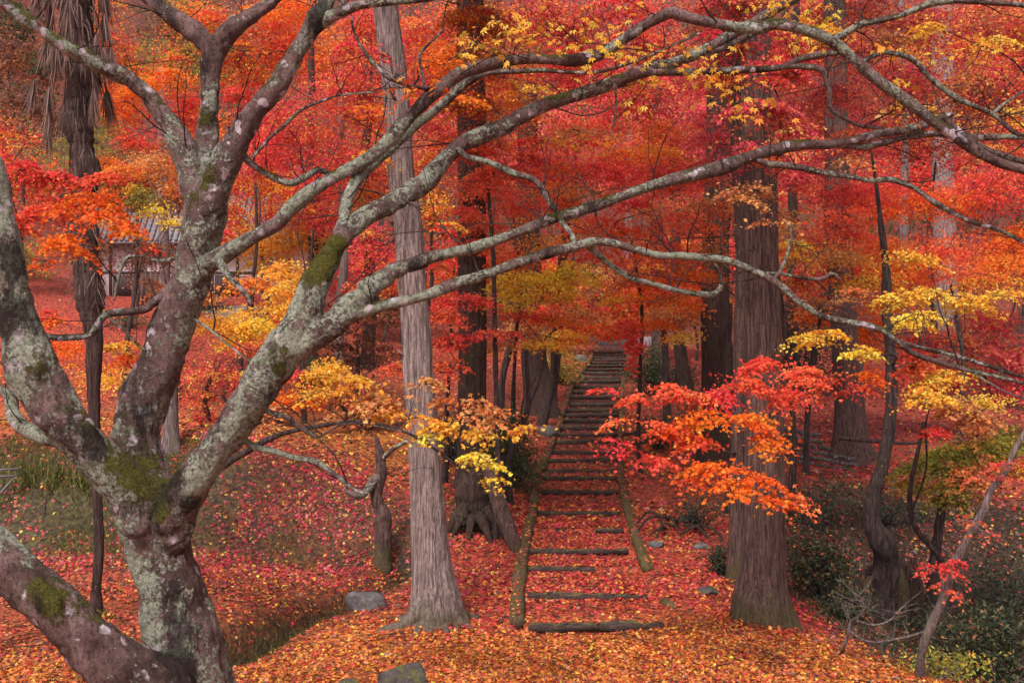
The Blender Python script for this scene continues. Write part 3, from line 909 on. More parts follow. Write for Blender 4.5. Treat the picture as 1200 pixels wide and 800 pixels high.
# ------------------------------------------------------------------ the big maple in front, left
TD = 4.7
def W(px, py, w, d): 
    p = P(px, py, d)
    return (p[0], p[1], p[2], w * .5 / F * d)
def limb(rows):
    return [W(*r) for r in rows]
base_fg = np.array([-1.55, TD, float(gz(-1.55, TD))])
THICK = {
 'trunk': [(-1.50, 4.72, 1.28, .34), (-1.52, 4.72, 1.5, .27), (-1.51, 4.70, 1.75, .225)] + limb([(232, 850, 108, TD), (222, 800, 101, TD), (213, 750, 94, TD), (204, 700, 80, TD), (192, 650, 74, TD), (182, 600, 76, TD), (178, 565, 66, TD)]),
 'limb_a': limb([(195, 672, 50, 4.72), (174, 606, 62, 4.65), (148, 572, 57, 4.6), (118, 540, 51, 4.55), (90, 510, 48, 4.5), (62, 478, 49, 4.5), (44, 446, 50, 4.5), (29, 400, 48, 4.5), (16, 345, 44, 4.5), (6, 290, 41, 4.5), (-4, 235, 38, 4.5), (-14, 180, 34, 4.5), (-26, 110, 30, 4.45), (-34, 30, 27, 4.4), (-60, -50, 22, 4.4), (-90, -160, 14, 4.4)]),
 'limb_b': limb([(196, 650, 50, 4.74), (190, 610, 60, 4.76), (178, 575, 62, 4.85), (166, 540, 60, 4.9), (161, 505, 60, 4.9), (170, 468, 60, 4.9), (186, 432, 56, 4.9), (197, 400, 51, 4.9), (207, 366, 50, 4.9), (222, 332, 49, 4.9), (232, 299, 50, 4.9), (241, 265, 47, 4.9), (243, 238, 48, 4.9), (246, 212, 40, 4.9)]),
 'limb_bl': limb([(240, 250, 34, 4.9), (230, 218, 32, 4.9), (222, 192, 30, 4.9), (208, 156, 28, 4.9), (186, 126, 26, 4.88), (165, 103, 25, 4.85), (140, 86, 24, 4.8), (110, 72, 22, 4.75), (76, 54, 20, 4.7), (45, 34, 19, 4.65), (15, 13, 18, 4.6), (-12, -6, 17, 4.55), (-60, -50, 12, 4.5)]),
 'limb_bc': limb([(243, 235, 36, 4.9), (242, 200, 32, 4.95), (243, 165, 30, 5.0), (246, 130, 28, 5.0), (247, 100, 28, 5.0), (249, 70, 27, 5.0), (252, 48, 26, 5.0)]),
 'limb_bc1': limb([(250, 64, 22, 5.0), (262, 45, 23, 5.0), (277, 30, 22, 5.0), (304, 13, 20, 5.05), (326, -4, 18, 5.1), (360, -40, 14, 5.1)]),
 'limb_bc2': limb([(250, 66, 18, 5.0), (236, 45, 19, 5.05), (220, 32, 18, 5.1), (202, 20, 17, 5.1), (175, 0, 16, 5.15), (150, -25, 13, 5.2)]),
 'limb_br': limb([(240, 268, 34, 4.9), (250, 235, 36, 4.85), (262, 200, 36, 4.82), (275, 170, 33, 4.8), (288, 148, 32, 4.8), (304, 124, 30, 4.8), (324, 103, 28, 4.8), (341, 74, 27, 4.8), (358, 46, 26, 4.8), (372, 22, 28, 4.8), (382, 6, 26, 4.8), (392, -18, 20, 4.8), (410, -70, 16, 4.8)]),
 'limb_c': limb([(192, 700, 36, 4.72), (194, 650, 46, 4.68), (207, 596, 50, 4.6), (231, 557, 47, 4.5), (252, 526, 48, 4.48), (275, 496, 45, 4.46), (293, 467, 46, 4.45), (316, 434, 45, 4.45), (336, 404, 42, 4.46), (352, 380, 38, 4.48), (362, 350, 36, 4.5), (370, 330, 34, 4.52), (383, 306, 32, 4.55), (398, 282, 30, 4.6), (414, 264, 28, 4.65), (434, 250, 27, 4.7), (467, 235, 27, 4.8), (490, 216, 27, 4.9)]),
 'limb_d': limb([(322, 430, 32, 4.46), (340, 412, 32, 4.46), (358, 402, 31, 4.46), (378, 390, 30, 4.47), (396, 376, 30, 4.48), (412, 358, 26, 4.5), (434, 336, 23, 4.52), (467, 317, 19, 4.6), (500, 304, 17, 4.65)]),
 'limb_e': limb([(222, 850, 60, 4.5), (190, 815, 64, 4.42), (152, 792, 66, 4.38), (118, 770, 67, 4.35), (92, 745, 66, 4.32), (66, 716, 66, 4.3), (40, 690, 66, 4.3), (14, 664, 64, 4.3), (-16, 636, 60, 4.3), (-50, 600, 54, 4.3), (-100, 530, 42, 4.3), (-140, 430, 30, 4.3)]),
}
# voxel union of the thick wood, then cut back into trunk and limbs
def union_mesh(paths, voxel):
    bag = Bag()
    for k, p in paths.items():
        pth = spline(p, .03)
        pth[:, 3] *= .95
        nn = SumNoise(5, seed=len(k) * 7 + ord(k[-1]))
        pth[:, 3] *= 1 + .05 * nn(pth[:, :3])
        bag.tube(pth, 22)
    me = mesh_np("tmp", np.vstack(bag.V), [np.vstack(bag.Q), np.vstack(bag.T)])
    o = bpy.data.objects.new("tmp", me)
    COL.objects.link(o)
    md = o.modifiers.new("r", 'REMESH')
    md.mode = 'VOXEL'
    md.voxel_size = voxel
    sm = o.modifiers.new("s", 'SMOOTH')
    sm.iterations = 4
    sm.factor = .5
    dg = bpy.context.evaluated_depsgraph_get()
    ev = o.evaluated_get(dg)
    m2 = ev.to_mesh()
    V = np.empty(len(m2.vertices) * 3, np.float32); m2.vertices.foreach_get("co", V)
    Nn = np.empty(len(m2.vertices) * 3, np.float32); m2.vertices.foreach_get("normal", Nn)
    L = np.empty(len(m2.loops), np.int32); m2.loops.foreach_get("vertex_index", L)
    St = np.empty(len(m2.polygons), np.int32); m2.polygons.foreach_get("loop_start", St)
    Tt = np.empty(len(m2.polygons), np.int32); m2.polygons.foreach_get("loop_total", Tt)
    ev.to_mesh_clear()
    bpy.data.objects.remove(o); bpy.data.meshes.remove(me)
    q = St[Tt == 4]
    return V.reshape(-1, 3), Nn.reshape(-1, 3), L[q[:, None] + np.arange(4)]
KNOTS = [(W(228, 690, 26, 4.48), .018), (W(178, 455, 26, 4.72), .014), (W(215, 345, 22, 4.76), .012), (W(300, 470, 22, 4.3), .014), (W(345, 395, 20, 4.35), .012), (W(100, 515, 24, 4.35), .014), (W(262, 180, 18, 4.7), .010), (W(40, 420, 24, 4.35), .014), (W(246, 255, 20, 4.75), .012), (W(120, 765, 30, 4.2), .016), (W(150, 694, 40, 4.1), .03), (W(52, 700, 34, 4.05), .05), (W(368, 20, 16, 4.7), .02), (W(170, 655, 40, 4.5), .03)]
V, Nn, Q = union_mesh(THICK, .0115)
big, mid, sml = SumNoise(6, 20, seed=1), SumNoise(19, 26, seed=2), SumNoise(55, 30, seed=3)
rdg = SumNoise(13, 26, seed=8); rdg2 = SumNoise(30, 26, seed=9)
V = V + Nn * (.011 * big(V) + .0050 * mid(V) + .0036 * sml(V) - .010 * np.exp(-(rdg(V * [1, 1, .45]) / .16) ** 2) - .006 * np.exp(-(rdg2(V * [1, 1, .4]) / .18) ** 2))[:, None]
for (x, y, z, r), a in KNOTS:       # swollen collars round old branch scars
    dd = np.linalg.norm(V - [x, y, z], axis=1) / (r * 2.4)
    V = V + Nn * (a * (np.exp(-((dd - .8) / .45) ** 2) - .35 * np.exp(-(dd / .4) ** 2)))[:, None]
# where moss and algae have settled on this tree: R moss, G black algae, B little lichen
FGC = np.zeros((len(V), 3))
def patch(ch, px, py, d, r, a=1.0):
    c0 = P(px, py, d)
    FGC[:, ch] = np.maximum(FGC[:, ch], a * np.exp(-(np.linalg.norm(V - c0, axis=1) / r) ** 2))
for px, py, d, r in ((172, 560, 4.55, .15), (190, 585, 4.5, .13), (205, 560, 4.55, .09), (150, 545, 4.45, .10), (55, 440, 4.35, .10), (48, 425, 4.35, .08), (60, 462, 4.35, .07), (40, 705, 4.1, .10), (55, 720, 4.1, .08),
                     (244, 210, 4.8, .07), (262, 300, 4.7, .06), (240, 140, 4.9, .06), (225, 235, 4.8, .06), (325, 435, 4.35, .08), (372, 325, 4.45, .07), (205, 640, 4.45, .06), (110, 500, 4.4, .07), (128, 530, 4.4, .07), (395, 285, 4.5, .07)):
    patch(0, px, py, d, r * 1.45)
for px, py, d, r in ((150, 600, 4.4, .10), (160, 625, 4.4, .09), (205, 660, 4.45, .08), (210, 700, 4.45, .09), (215, 745, 4.45, .10), (205, 790, 4.45, .12), (225, 600, 4.45, .06), (185, 560, 4.4, .09), (60, 715, 4.1, .10), (120, 515, 4.4, .07),
                     (135, 560, 4.4, .06), (372, 15, 4.7, .10), (215, 405, 4.7, .05), (30, 300, 4.4, .09), (20, 370, 4.4, .08)):
    patch(1, px, py, d, r * 1.3)
for px, py, d, r in ((235, 760, 4.5, .5), (200, 660, 4.5, .35), (90, 780, 4.2, .3), (145, 470, 4.75, .16), (30, 330, 4.35, .2)):
    patch(2, px, py, d, r)
cen = V[Q].mean(1)
bestd = np.full(len(Q), 1e9); besti = np.zeros(len(Q), int)
names = list(THICK)
for i, k in enumerate(names):
    pth = spline(THICK[k], .04)
    dm = np.full(len(Q), 1e9)
    for s in range(0, len(Q), 8000):
        D = np.linalg.norm(cen[s:s + 8000, None] - pth[None, :, :3], axis=2) / pth[None, :, 3]
        dm[s:s + 8000] = D.min(1)
    m = dm < bestd
    bestd[m] = dm[m]; besti[m] = i
fg = thing("maple_tree", "big forked lichen crusted maple at the left, bare limbs sweeping across the whole picture", "tree", base_fg)
FG = {}
def sub_faces(V, Q, m):
    q = Q[m]
    u, inv = np.unique(q, return_inverse=True)
    return V[u], inv.reshape(q.shape), FGC[u]
for i, k in enumerate(names):
    v, q, c_ = sub_faces(V, Q, besti == i)
    FG[k] = part("trunk" if k == 'trunk' else "limb", v, q, M_BARK, fg, c_)

# thinner branches: each hangs on a limb
THIN = [
 # arch that crosses to the right edge
 ('limb_b', [(246, 306, 30, 4.88), (256, 300, 26, 4.85), (272, 290, 23, 4.82), (287, 281, 21, 4.8), (321, 263, 20, 4.8), (338, 245, 19, 4.8), (371, 220, 19, 4.8), (402, 202, 18, 4.8), (434, 182, 18, 4.8), (454, 162, 18, 4.82), (471, 142, 18, 4.85), (494, 121, 18, 4.9), (515, 105, 18, 4.9), (537, 89, 18, 4.92), (569, 78, 17, 4.95), (603, 71, 16, 5), (636, 69, 16, 5), (668, 71, 16, 5), (686, 68, 15, 5), (704, 62, 14, 5), (721, 52, 15, 5), (744, 37, 15, 5), (765, 24, 15, 5), (788, 15, 16, 5), (800, 19, 15, 5), (834, 27, 14, 5), (884, 34, 16, 5), (911, 29, 17, 5), (952, 39, 17, 5), (979, 51, 16, 5), (1003, 71, 15, 5), (1030, 95, 15, 5), (1070, 125, 15, 5), (1097, 145, 15, 5), (1138, 172, 14, 5), (1171, 189, 13, 5), (1210, 202, 12, 5), (1290, 240, 9, 5)]),
 ('limb_c', [(480, 224, 28, 4.86), (497, 210, 27, 4.95), (511, 196, 26, 5), (542, 169, 25, 5.05), (586, 152, 22, 5.1), (619, 132, 21, 5.15), (653, 118, 20, 5.2), (687, 107, 19, 5.25), (721, 96, 17, 5.3), (754, 85, 17, 5.35), (800, 70, 15, 5.4), (834, 54, 14, 5.4), (867, 34, 14, 5.45), (901, 17, 13, 5.5), (935, -2, 12, 5.5), (1000, -40, 9, 5.5)]),
 ('limb_d', [(490, 307, 18, 4.63), (505, 302, 17, 4.66), (535, 294, 16, 4.7), (569, 285, 16, 4.75), (603, 275, 15, 4.8), (636, 262, 15, 4.85), (660, 252, 16, 4.9), (687, 243, 15, 4.95), (721, 232, 15, 5), (771, 218, 15, 5.1), (800, 209, 17, 5.15), (851, 194, 21, 5.2), (880, 184, 20, 5.25), (905, 177, 16, 5.3), (935, 170, 15, 5.35), (969, 169, 14, 5.4), (1002, 164, 13, 5.4), (1036, 155, 12, 5.45), (1062, 150, 12, 5.45), (1087, 143, 11, 5.5), (1117, 133, 7, 5.5)]),
 ('limb_d', [(392, 380, 22, 4.48), (410, 370, 20, 4.47), (434, 362, 18, 4.46), (467, 354, 16, 4.46), (501, 346, 16, 4.47), (535, 333, 16, 4.48), (569, 322, 15, 4.5), (603, 309, 14, 4.52), (636, 298, 14, 4.54), (670, 289, 13, 4.56), (692, 283, 14, 4.58), (714, 284, 11, 4.6), (744, 292, 11, 4.6), (771, 299, 11, 4.6), (800, 299, 11, 4.6), (851, 304, 10, 4.6), (884, 317, 10, 4.6), (911, 332, 10, 4.58), (935, 353, 9, 4.56), (962, 370, 9, 4.54), (986, 376, 9, 4.52), (1019, 381, 9, 4.5), (1043, 391, 8, 4.5), (1070, 413, 8, 4.5), (1104, 425, 7, 4.5), (1137, 434, 7, 4.5), (1165, 441, 6, 4.5), (1210, 452, 5, 4.5), (1280, 462, 3, 4.5)]),
 ('limb_bc1', None),
]
THIN2 = [ # (parent limb, rows)
 ('limb_br', [(366, 32, 22, 4.8), (382, 22, 20, 4.78), (402, 13, 17, 4.75), (430, 5, 12, 4.7), (470, 1, 10, 4.7), (520, -4, 8, 4.7), (600, -20, 5, 4.7)]),
 ('limb_a', [(90, 522, 22, 4.6), (70, 518, 22, 4.7), (47, 510, 22, 4.8), (30, 500, 20, 4.9), (19, 488, 18, 4.95), (15, 472, 16, 5), (8, 459, 13, 5), (-10, 450, 12, 5), (-60, 430, 8, 5)]),
 ('limb_c', [(392, 290, 20, 4.6), (402, 262, 18, 4.65), (408, 232, 17, 4.75), (422, 204, 16, 4.85), (445, 184, 15, 4.95), (478, 153, 14, 5.05), (511, 128, 13, 5.1), (545, 98, 11, 5.15), (572, 86, 9, 5.2), (603, 84, 8, 5.2), (636, 82, 7, 5.2), (670, 84, 6, 5.2), (704, 83, 5, 5.2), (760, 66, 4, 5.2), (820, 40, 3, 5.2)]),
 ('limb_b', [(200, 336, 14, 4.86), (189, 347, 13, 4.84), (176, 358, 12, 4.82), (169, 363, 11, 4.8), (142, 366, 11, 4.8), (124, 370, 11, 4.8), (114, 383, 11, 4.8), (106, 393, 10, 4.8), (84, 396, 10, 4.8), (60, 395, 8, 4.8), (40, 388, 5, 4.8)]),
 ('limb_b', [(130, 374, 5, 4.78), (145, 386, 5, 4.75), (158, 400, 4, 4.75), (172, 412, 3, 4.75)]),
 ('limb_br', [(278, 176, 12, 4.82), (290, 190, 10, 4.85), (311, 204, 9, 4.9), (338, 215, 10, 4.9), (356, 209, 9, 4.95), (372, 200, 8, 5), (386, 204, 7, 5), (400, 208, 5, 5)]),
 ('limb_br', [(296, 184, 6, 4.8), (318, 160, 5, 4.8), (331, 149, 5, 4.8), (354, 128, 4, 4.8), (380, 117, 4, 4.8), (400, 111, 3, 4.8), (440, 108, 2, 4.8)]),
 ('limb_c', [(276, 502, 14, 4.46), (288, 517, 11, 4.5), (300, 525, 10, 4.5), (321, 530, 9, 4.5), (345, 537, 8, 4.5), (368, 540, 8, 4.5), (385, 550, 7, 4.5), (400, 562, 7, 4.5), (418, 575, 5, 4.5), (432, 578, 3, 4.5)]),
 ('limb_c', [(306, 478, 9, 4.45), (321, 485, 7, 4.45), (335, 489, 7, 4.45), (350, 500, 6, 4.45), (362, 507, 6, 4.45), (372, 512, 4, 4.45), (384, 505, 3, 4.45), (402, 497, 3, 4.45), (430, 497, 2, 4.45), (470, 505, 2, 4.45)]),
 ('limb_b', [(228, 374, 5, 4.8), (246, 386, 4, 4.75), (263, 400, 3, 4.7), (282, 415, 3, 4.7), (300, 427, 2, 4.7)]),
 ('limb_b', [(256, 306, 12, 4.8), (266, 322, 9, 4.75), (278, 334, 8, 4.7), (288, 346, 7, 4.7), (294, 356, 4, 4.7)]),
 ('limb_b', [(212, 300, 5, 4.9), (190, 306, 5, 4.9), (165, 300, 4, 4.95), (150, 302, 5, 5), (143, 312, 5, 5), (138, 330, 4, 5), (134, 352, 3, 5)]),
]
ARCH, LB_R1, LB_R2, LB_R3 = 0, 1, 2, 3
SUB = { # sub-branches of the four great branches above
 0: [[(500, 112, 5, 4.9), (496, 92, 4, 4.9), (492, 66, 4, 4.9), (503, 52, 3, 4.9), (520, 36, 3, 4.9)],
     [(516, 104, 6, 4.9), (500, 104, 5, 4.88), (478, 100, 5, 4.85), (455, 92, 5, 4.8), (441, 78, 5, 4.8), (424, 56, 5, 4.8), (414, 34, 4, 4.8), (412, 18, 3, 4.8)],
     [(970, 46, 12, 5), (984, 42, 10, 5), (1009, 29, 9, 5), (1040, 22, 9, 5), (1062, 16, 9, 5), (1087, 6, 9, 5), (1111, 2, 9, 5), (1138, 3, 8, 5), (1175, 5, 8, 5), (1215, 8, 7, 5)],
     [(1096, 140, 11, 5.03), (1106, 139, 10, 5.1), (1122, 152, 10, 5.1), (1140, 166, 10, 5.1), (1171, 181, 9, 5.1), (1210, 192, 8, 5.1)],
     [(1008, 74, 8, 5.02), (1024, 66, 7, 5.05), (1043, 62, 7, 5.1), (1070, 70, 8, 5.1), (1090, 91, 7, 5.1), (1111, 108, 8, 5.1), (1131, 120, 7, 5.1), (1150, 128, 6, 5.1), (1165, 136, 6, 5.1), (1180, 148, 6, 5.1), (1192, 157, 5, 5.1), (1215, 160, 4, 5.1)],
     [(1162, 136, 6, 5.1), (1172, 126, 5, 5.1), (1186, 116, 4, 5.1), (1210, 100, 3, 5.1)]],
 1: [[(536, 173, 9, 5.0), (548, 184, 9, 4.98), (575, 191, 9, 4.95), (603, 203, 9, 4.9), (620, 208, 9, 4.9), (630, 214, 9, 4.9), (636, 223, 9, 4.9), (645, 238, 8, 4.9), (654, 252, 6, 4.9)],
     [(752, 86, 11, 5.33), (775, 86, 10, 5.3), (800, 86, 9, 5.3), (830, 84, 9, 5.3), (867, 82, 10, 5.3), (911, 80, 9, 5.3), (935, 70, 9, 5.3), (962, 64, 8, 5.3), (985, 62, 6, 5.3)],
     [(905, 80, 9, 5.3), (925, 78, 8, 5.3), (950, 79, 9, 5.3), (965, 85, 8, 5.3), (971, 105, 7, 5.3), (974, 128, 7, 5.3), (988, 138, 6, 5.3), (1009, 148, 5, 5.3), (1036, 150, 4, 5.3)],
     [(822, 60, 9, 5.4), (850, 56, 8, 5.4), (880, 40, 8, 5.4), (905, 30, 7, 5.4)],
     [(720, 98, 4, 5.3), (722, 118, 3, 5.3), (720, 140, 3, 5.3), (714, 160, 2, 5.3)]],
 2: [[(882, 186, 9, 5.25), (901, 192, 9, 5.25), (935, 196, 9, 5.25), (969, 203, 9, 5.25), (1000, 208, 7, 5.25), (1020, 212, 7, 5.25), (1043, 210, 8, 5.25), (1056, 213, 8, 5.25), (1072, 220, 7, 5.25), (1090, 234, 7, 5.25), (1104, 243, 7, 5.25), (1137, 260, 6, 5.25), (1168, 268, 6, 5.25), (1205, 286, 5, 5.25)],
     [(985, 170, 9, 5.4), (1010, 172, 10, 5.42), (1035, 167, 9, 5.45), (1060, 160, 9, 5.5), (1090, 156, 9, 5.5), (1120, 158, 9, 5.5), (1140, 161, 10, 5.5), (1170, 161, 10, 5.5), (1215, 161, 9, 5.5)]],
 3: [[(688, 285, 9, 4.6), (700, 297, 9, 4.65), (721, 314, 9, 4.7), (740, 326, 8, 4.7), (762, 332, 8, 4.75), (785, 339, 8, 4.75), (800, 342, 8, 4.8), (822, 345, 8, 4.8), (838, 344, 8, 4.8), (846, 332, 6, 4.8), (840, 312, 5, 4.75), (828, 302, 4, 4.7)],
     [(676, 290, 7, 4.6), (670, 274, 7, 4.65), (660, 262, 7, 4.75), (654, 254, 6, 4.85)],
     [(905, 328, 6, 4.6), (914, 318, 5, 4.6), (922, 300, 5, 4.6), (928, 280, 4, 4.6), (927, 262, 3, 4.6)],
     [(893, 321, 6, 4.6), (915, 321, 5, 4.62), (940, 326, 5, 4.65), (962, 327, 5, 4.65), (975, 321, 4, 4.65), (985, 328, 3, 4.65)],
     [(1040, 388, 6, 4.5), (1056, 400, 6, 4.52), (1080, 407, 6, 4.55), (1104, 413, 6, 4.6), (1130, 420, 6, 4.6), (1154, 427, 6, 4.6), (1185, 438, 5, 4.6), (1215, 446, 4, 4.6)],
     [(838, 304, 5, 4.6), (850, 312, 4, 4.65), (858, 320, 3, 4.7)],
     [(1140, 436, 4, 4.5), (1165, 452, 3, 4.45), (1185, 462, 3, 4.45), (1210, 470, 2, 4.4)]],
}
_rn, _rf = SumNoise(16, 20, seed=61), SumNoise(45, 24, seed=62)
def bark_ridge(th, C):
    T_ = np.broadcast_to(th, (len(C), th.shape[1]))
    q = np.stack([C[:, 0:1] + .03 * np.cos(T_), C[:, 1:2] + .03 * np.sin(T_), C[:, 2:3] + .03 * np.sin(T_ + 1)], -1).reshape(-1, 3)
    return 1 + (.10 * _rn(q) + .055 * _rf(q)).reshape(T_.shape)
def branch_part(name, rows, parent, segs=None):
    pts = np.array(limb(rows))
    pts[:, 3] *= .86
    r = pts[:, 3].mean()
    pth = spline(pts, max(.012, r * .5))
    if r < .05:   # small kinks
        pth[:, :3] += np.stack([_rn(pth[:, :3] * .5 + 3), 0 * pth[:, 0], _rn(pth[:, :3] * .5)], -1) * r * .22
    V, q, t = tube(pth, segs or (16 if r > .02 else 10), True, bark_ridge)
    return part(name, V, [q, t], M_BARK, parent), pth
PATHS = []
for i, (par, rows) in enumerate(THIN):
    if rows is None: continue
    o, pth = branch_part("branch", rows, FG[par])
    PATHS.append((pth, FG[par]))
    for r2 in SUB.get(i, []):
        o2, p2 = branch_part("branch", r2, FG[par])
        PATHS.append((p2, FG[par]))
for par, rows in THIN2:
    o, pth = branch_part("branch", rows, FG[par])
    PATHS.append((pth, FG[par]))
for k in ('limb_bl', 'limb_bc', 'limb_bc1', 'limb_bc2', 'limb_br'):
    PATHS.append((spline(THICK[k], .03), FG[k]))

# bare twigs, and a few golden leaves still on them
def grow(bag, p, dirv, length, r, level, tips, g=random, segs=5, gravity=.0, spread=.6):
    n = max(4, int(length / .05))
    n = min(n, 9)
    pts = [p.copy()]
    d = dirv / np.linalg.norm(dirv)
    for i in range(n):
        d = d + np.array([g.gauss(0, .16), g.gauss(0, .16), g.gauss(0, .14) - gravity])
        d /= np.linalg.norm(d)
        pts.append(pts[-1] + d * length / n)
    rr = np.linspace(r, r * .35, n + 1)
    bag.tube(np.hstack([np.array(pts), rr[:, None]]), segs, None, False)
    tips.append((pts[-1], d))
    if level > 0:
        for k in range(g.choice([2, 3, 3])):
            i = g.randint(max(1, n // 3), n)
            dd = d + np.array([g.gauss(0, spread), g.gauss(0, spread), g.gauss(0, spread * .7)])
            grow(bag, pts[i], dd, length * g.uniform(.45, .75), rr[i] * .6, level - 1, tips, g, segs, gravity, spread)
gtw = random.Random(3)
tips = []
twig = Bag()
for pth, par in PATHS:
    L = np.linalg.norm(np.diff(pth[:, :3], axis=0), axis=1).sum()
    thin = pth[:, 3].mean() < .05
    for k in range(int(L * (9 if thin else 3.0))):
        i = gtw.randint(0, len(pth) - 1)
        if pth[i, 1] < 3.5: continue
        ang = gtw.uniform(0, 6.28)
        d = np.array([math.cos(ang) * .8, gtw.gauss(0, .5), abs(math.sin(ang)) * .9 - .25])
        grow(twig, pth[i, :3].copy(), d, gtw.uniform(.12, .55), gtw.uniform(.0020, .0046), gtw.choice([1, 1, 2]), tips, gtw)
twig.build("twigs", M_TWIG, fg, kind="stuff")
SPR = [ # leaf sprays: px, py, spread px, leaves, palette, depth
 (600, 32, 40, 26, 'gold', 4.9), (640, 45, 45, 30, 'gold', 5.0), (560, 60, 30, 12, 'gold', 4.9), (700, 60, 40, 30, 'yellow', 5.0), (705, 42, 30, 16, 'gold', 5.1),
 (755, 66, 35, 26, 'gold', 5.2), (690, 90, 20, 5, 'gold', 5), (740, 130, 20, 7, 'gold', 5.2), (765, 98, 16, 6, 'yellow', 5.2), (820, 85, 45, 30, 'gold', 5.2), (850, 105, 50, 30, 'gold', 5.3), (890, 130, 40, 12, 'gold', 5.2),
 (920, 20, 50, 34, 'gold', 5.2), (960, 30, 40, 26, 'yellow', 5.4), (900, 3, 40, 16, 'yellow', 5.3), (1030, 62, 30, 10, 'gold', 5.1), (1060, 95, 28, 10, 'gold', 5.2), (1120, 64, 26, 9, 'gold', 5.0),
 (935, 50, 35, 16, 'gold', 5.3), (1170, 55, 22, 6, 'gold', 5.0), (1045, 140, 30, 8, 'tan', 5.5), (548, 66, 18, 5, 'gold', 4.8), (495, 98, 35, 12, 'orange', 4.8), (470, 112, 25, 8, 'orange', 4.8),
 (870, 130, 25, 5, 'gold', 5.2), (800, 60, 25, 8, 'gold', 5.3), (720, 18, 40, 8, 'gold', 5.2), (860, 62, 20, 6, 'gold', 5.1),
]
lp, ln, lc, lu = [], [], [], []
for px, py, sp, n, pal, d in SPR:
    for k in range(int(n * 1.3)):
        x = px + gtw.gauss(0, sp * .5); y = py + gtw.gauss(0, sp * .26)
        dd = d + gtw.gauss(0, .12)
        lp.append(P(x, y, dd))
        ln.append((gtw.gauss(0, .55), gtw.gauss(0, .6) - .45, .7))
        lu.append((gtw.gauss(0, .6), gtw.gauss(0, .4) - .2, -1))
        lc.append(pick(pal, 1)[0] * gtw.uniform(.75, 1.1))
Vv, Tt, Cc = leaf_cloud(np.array(lp), np.array(ln), np.array([gtw.uniform(.034, .072) for _ in lp]), np.clip(np.array(lc), 0, .92), 2, up=np.array(lu))
part("leaves", Vv, Tt, M_LEAF, fg, Cc, False, kind="stuff")
stalks = Bag()
for p in lp[::2]:
    q = p + np.array([gtw.gauss(0, .05), gtw.gauss(0, .05), gtw.uniform(.03, .1)])
    stalks.tube(np.array([(*p, .0012), (*((p + q) / 2 + [0, 0, .01]), .0014), (*q, .0018)]), 4, None, False)
stalks.build("leaf_stalks", M_TWIG, fg, kind="stuff")

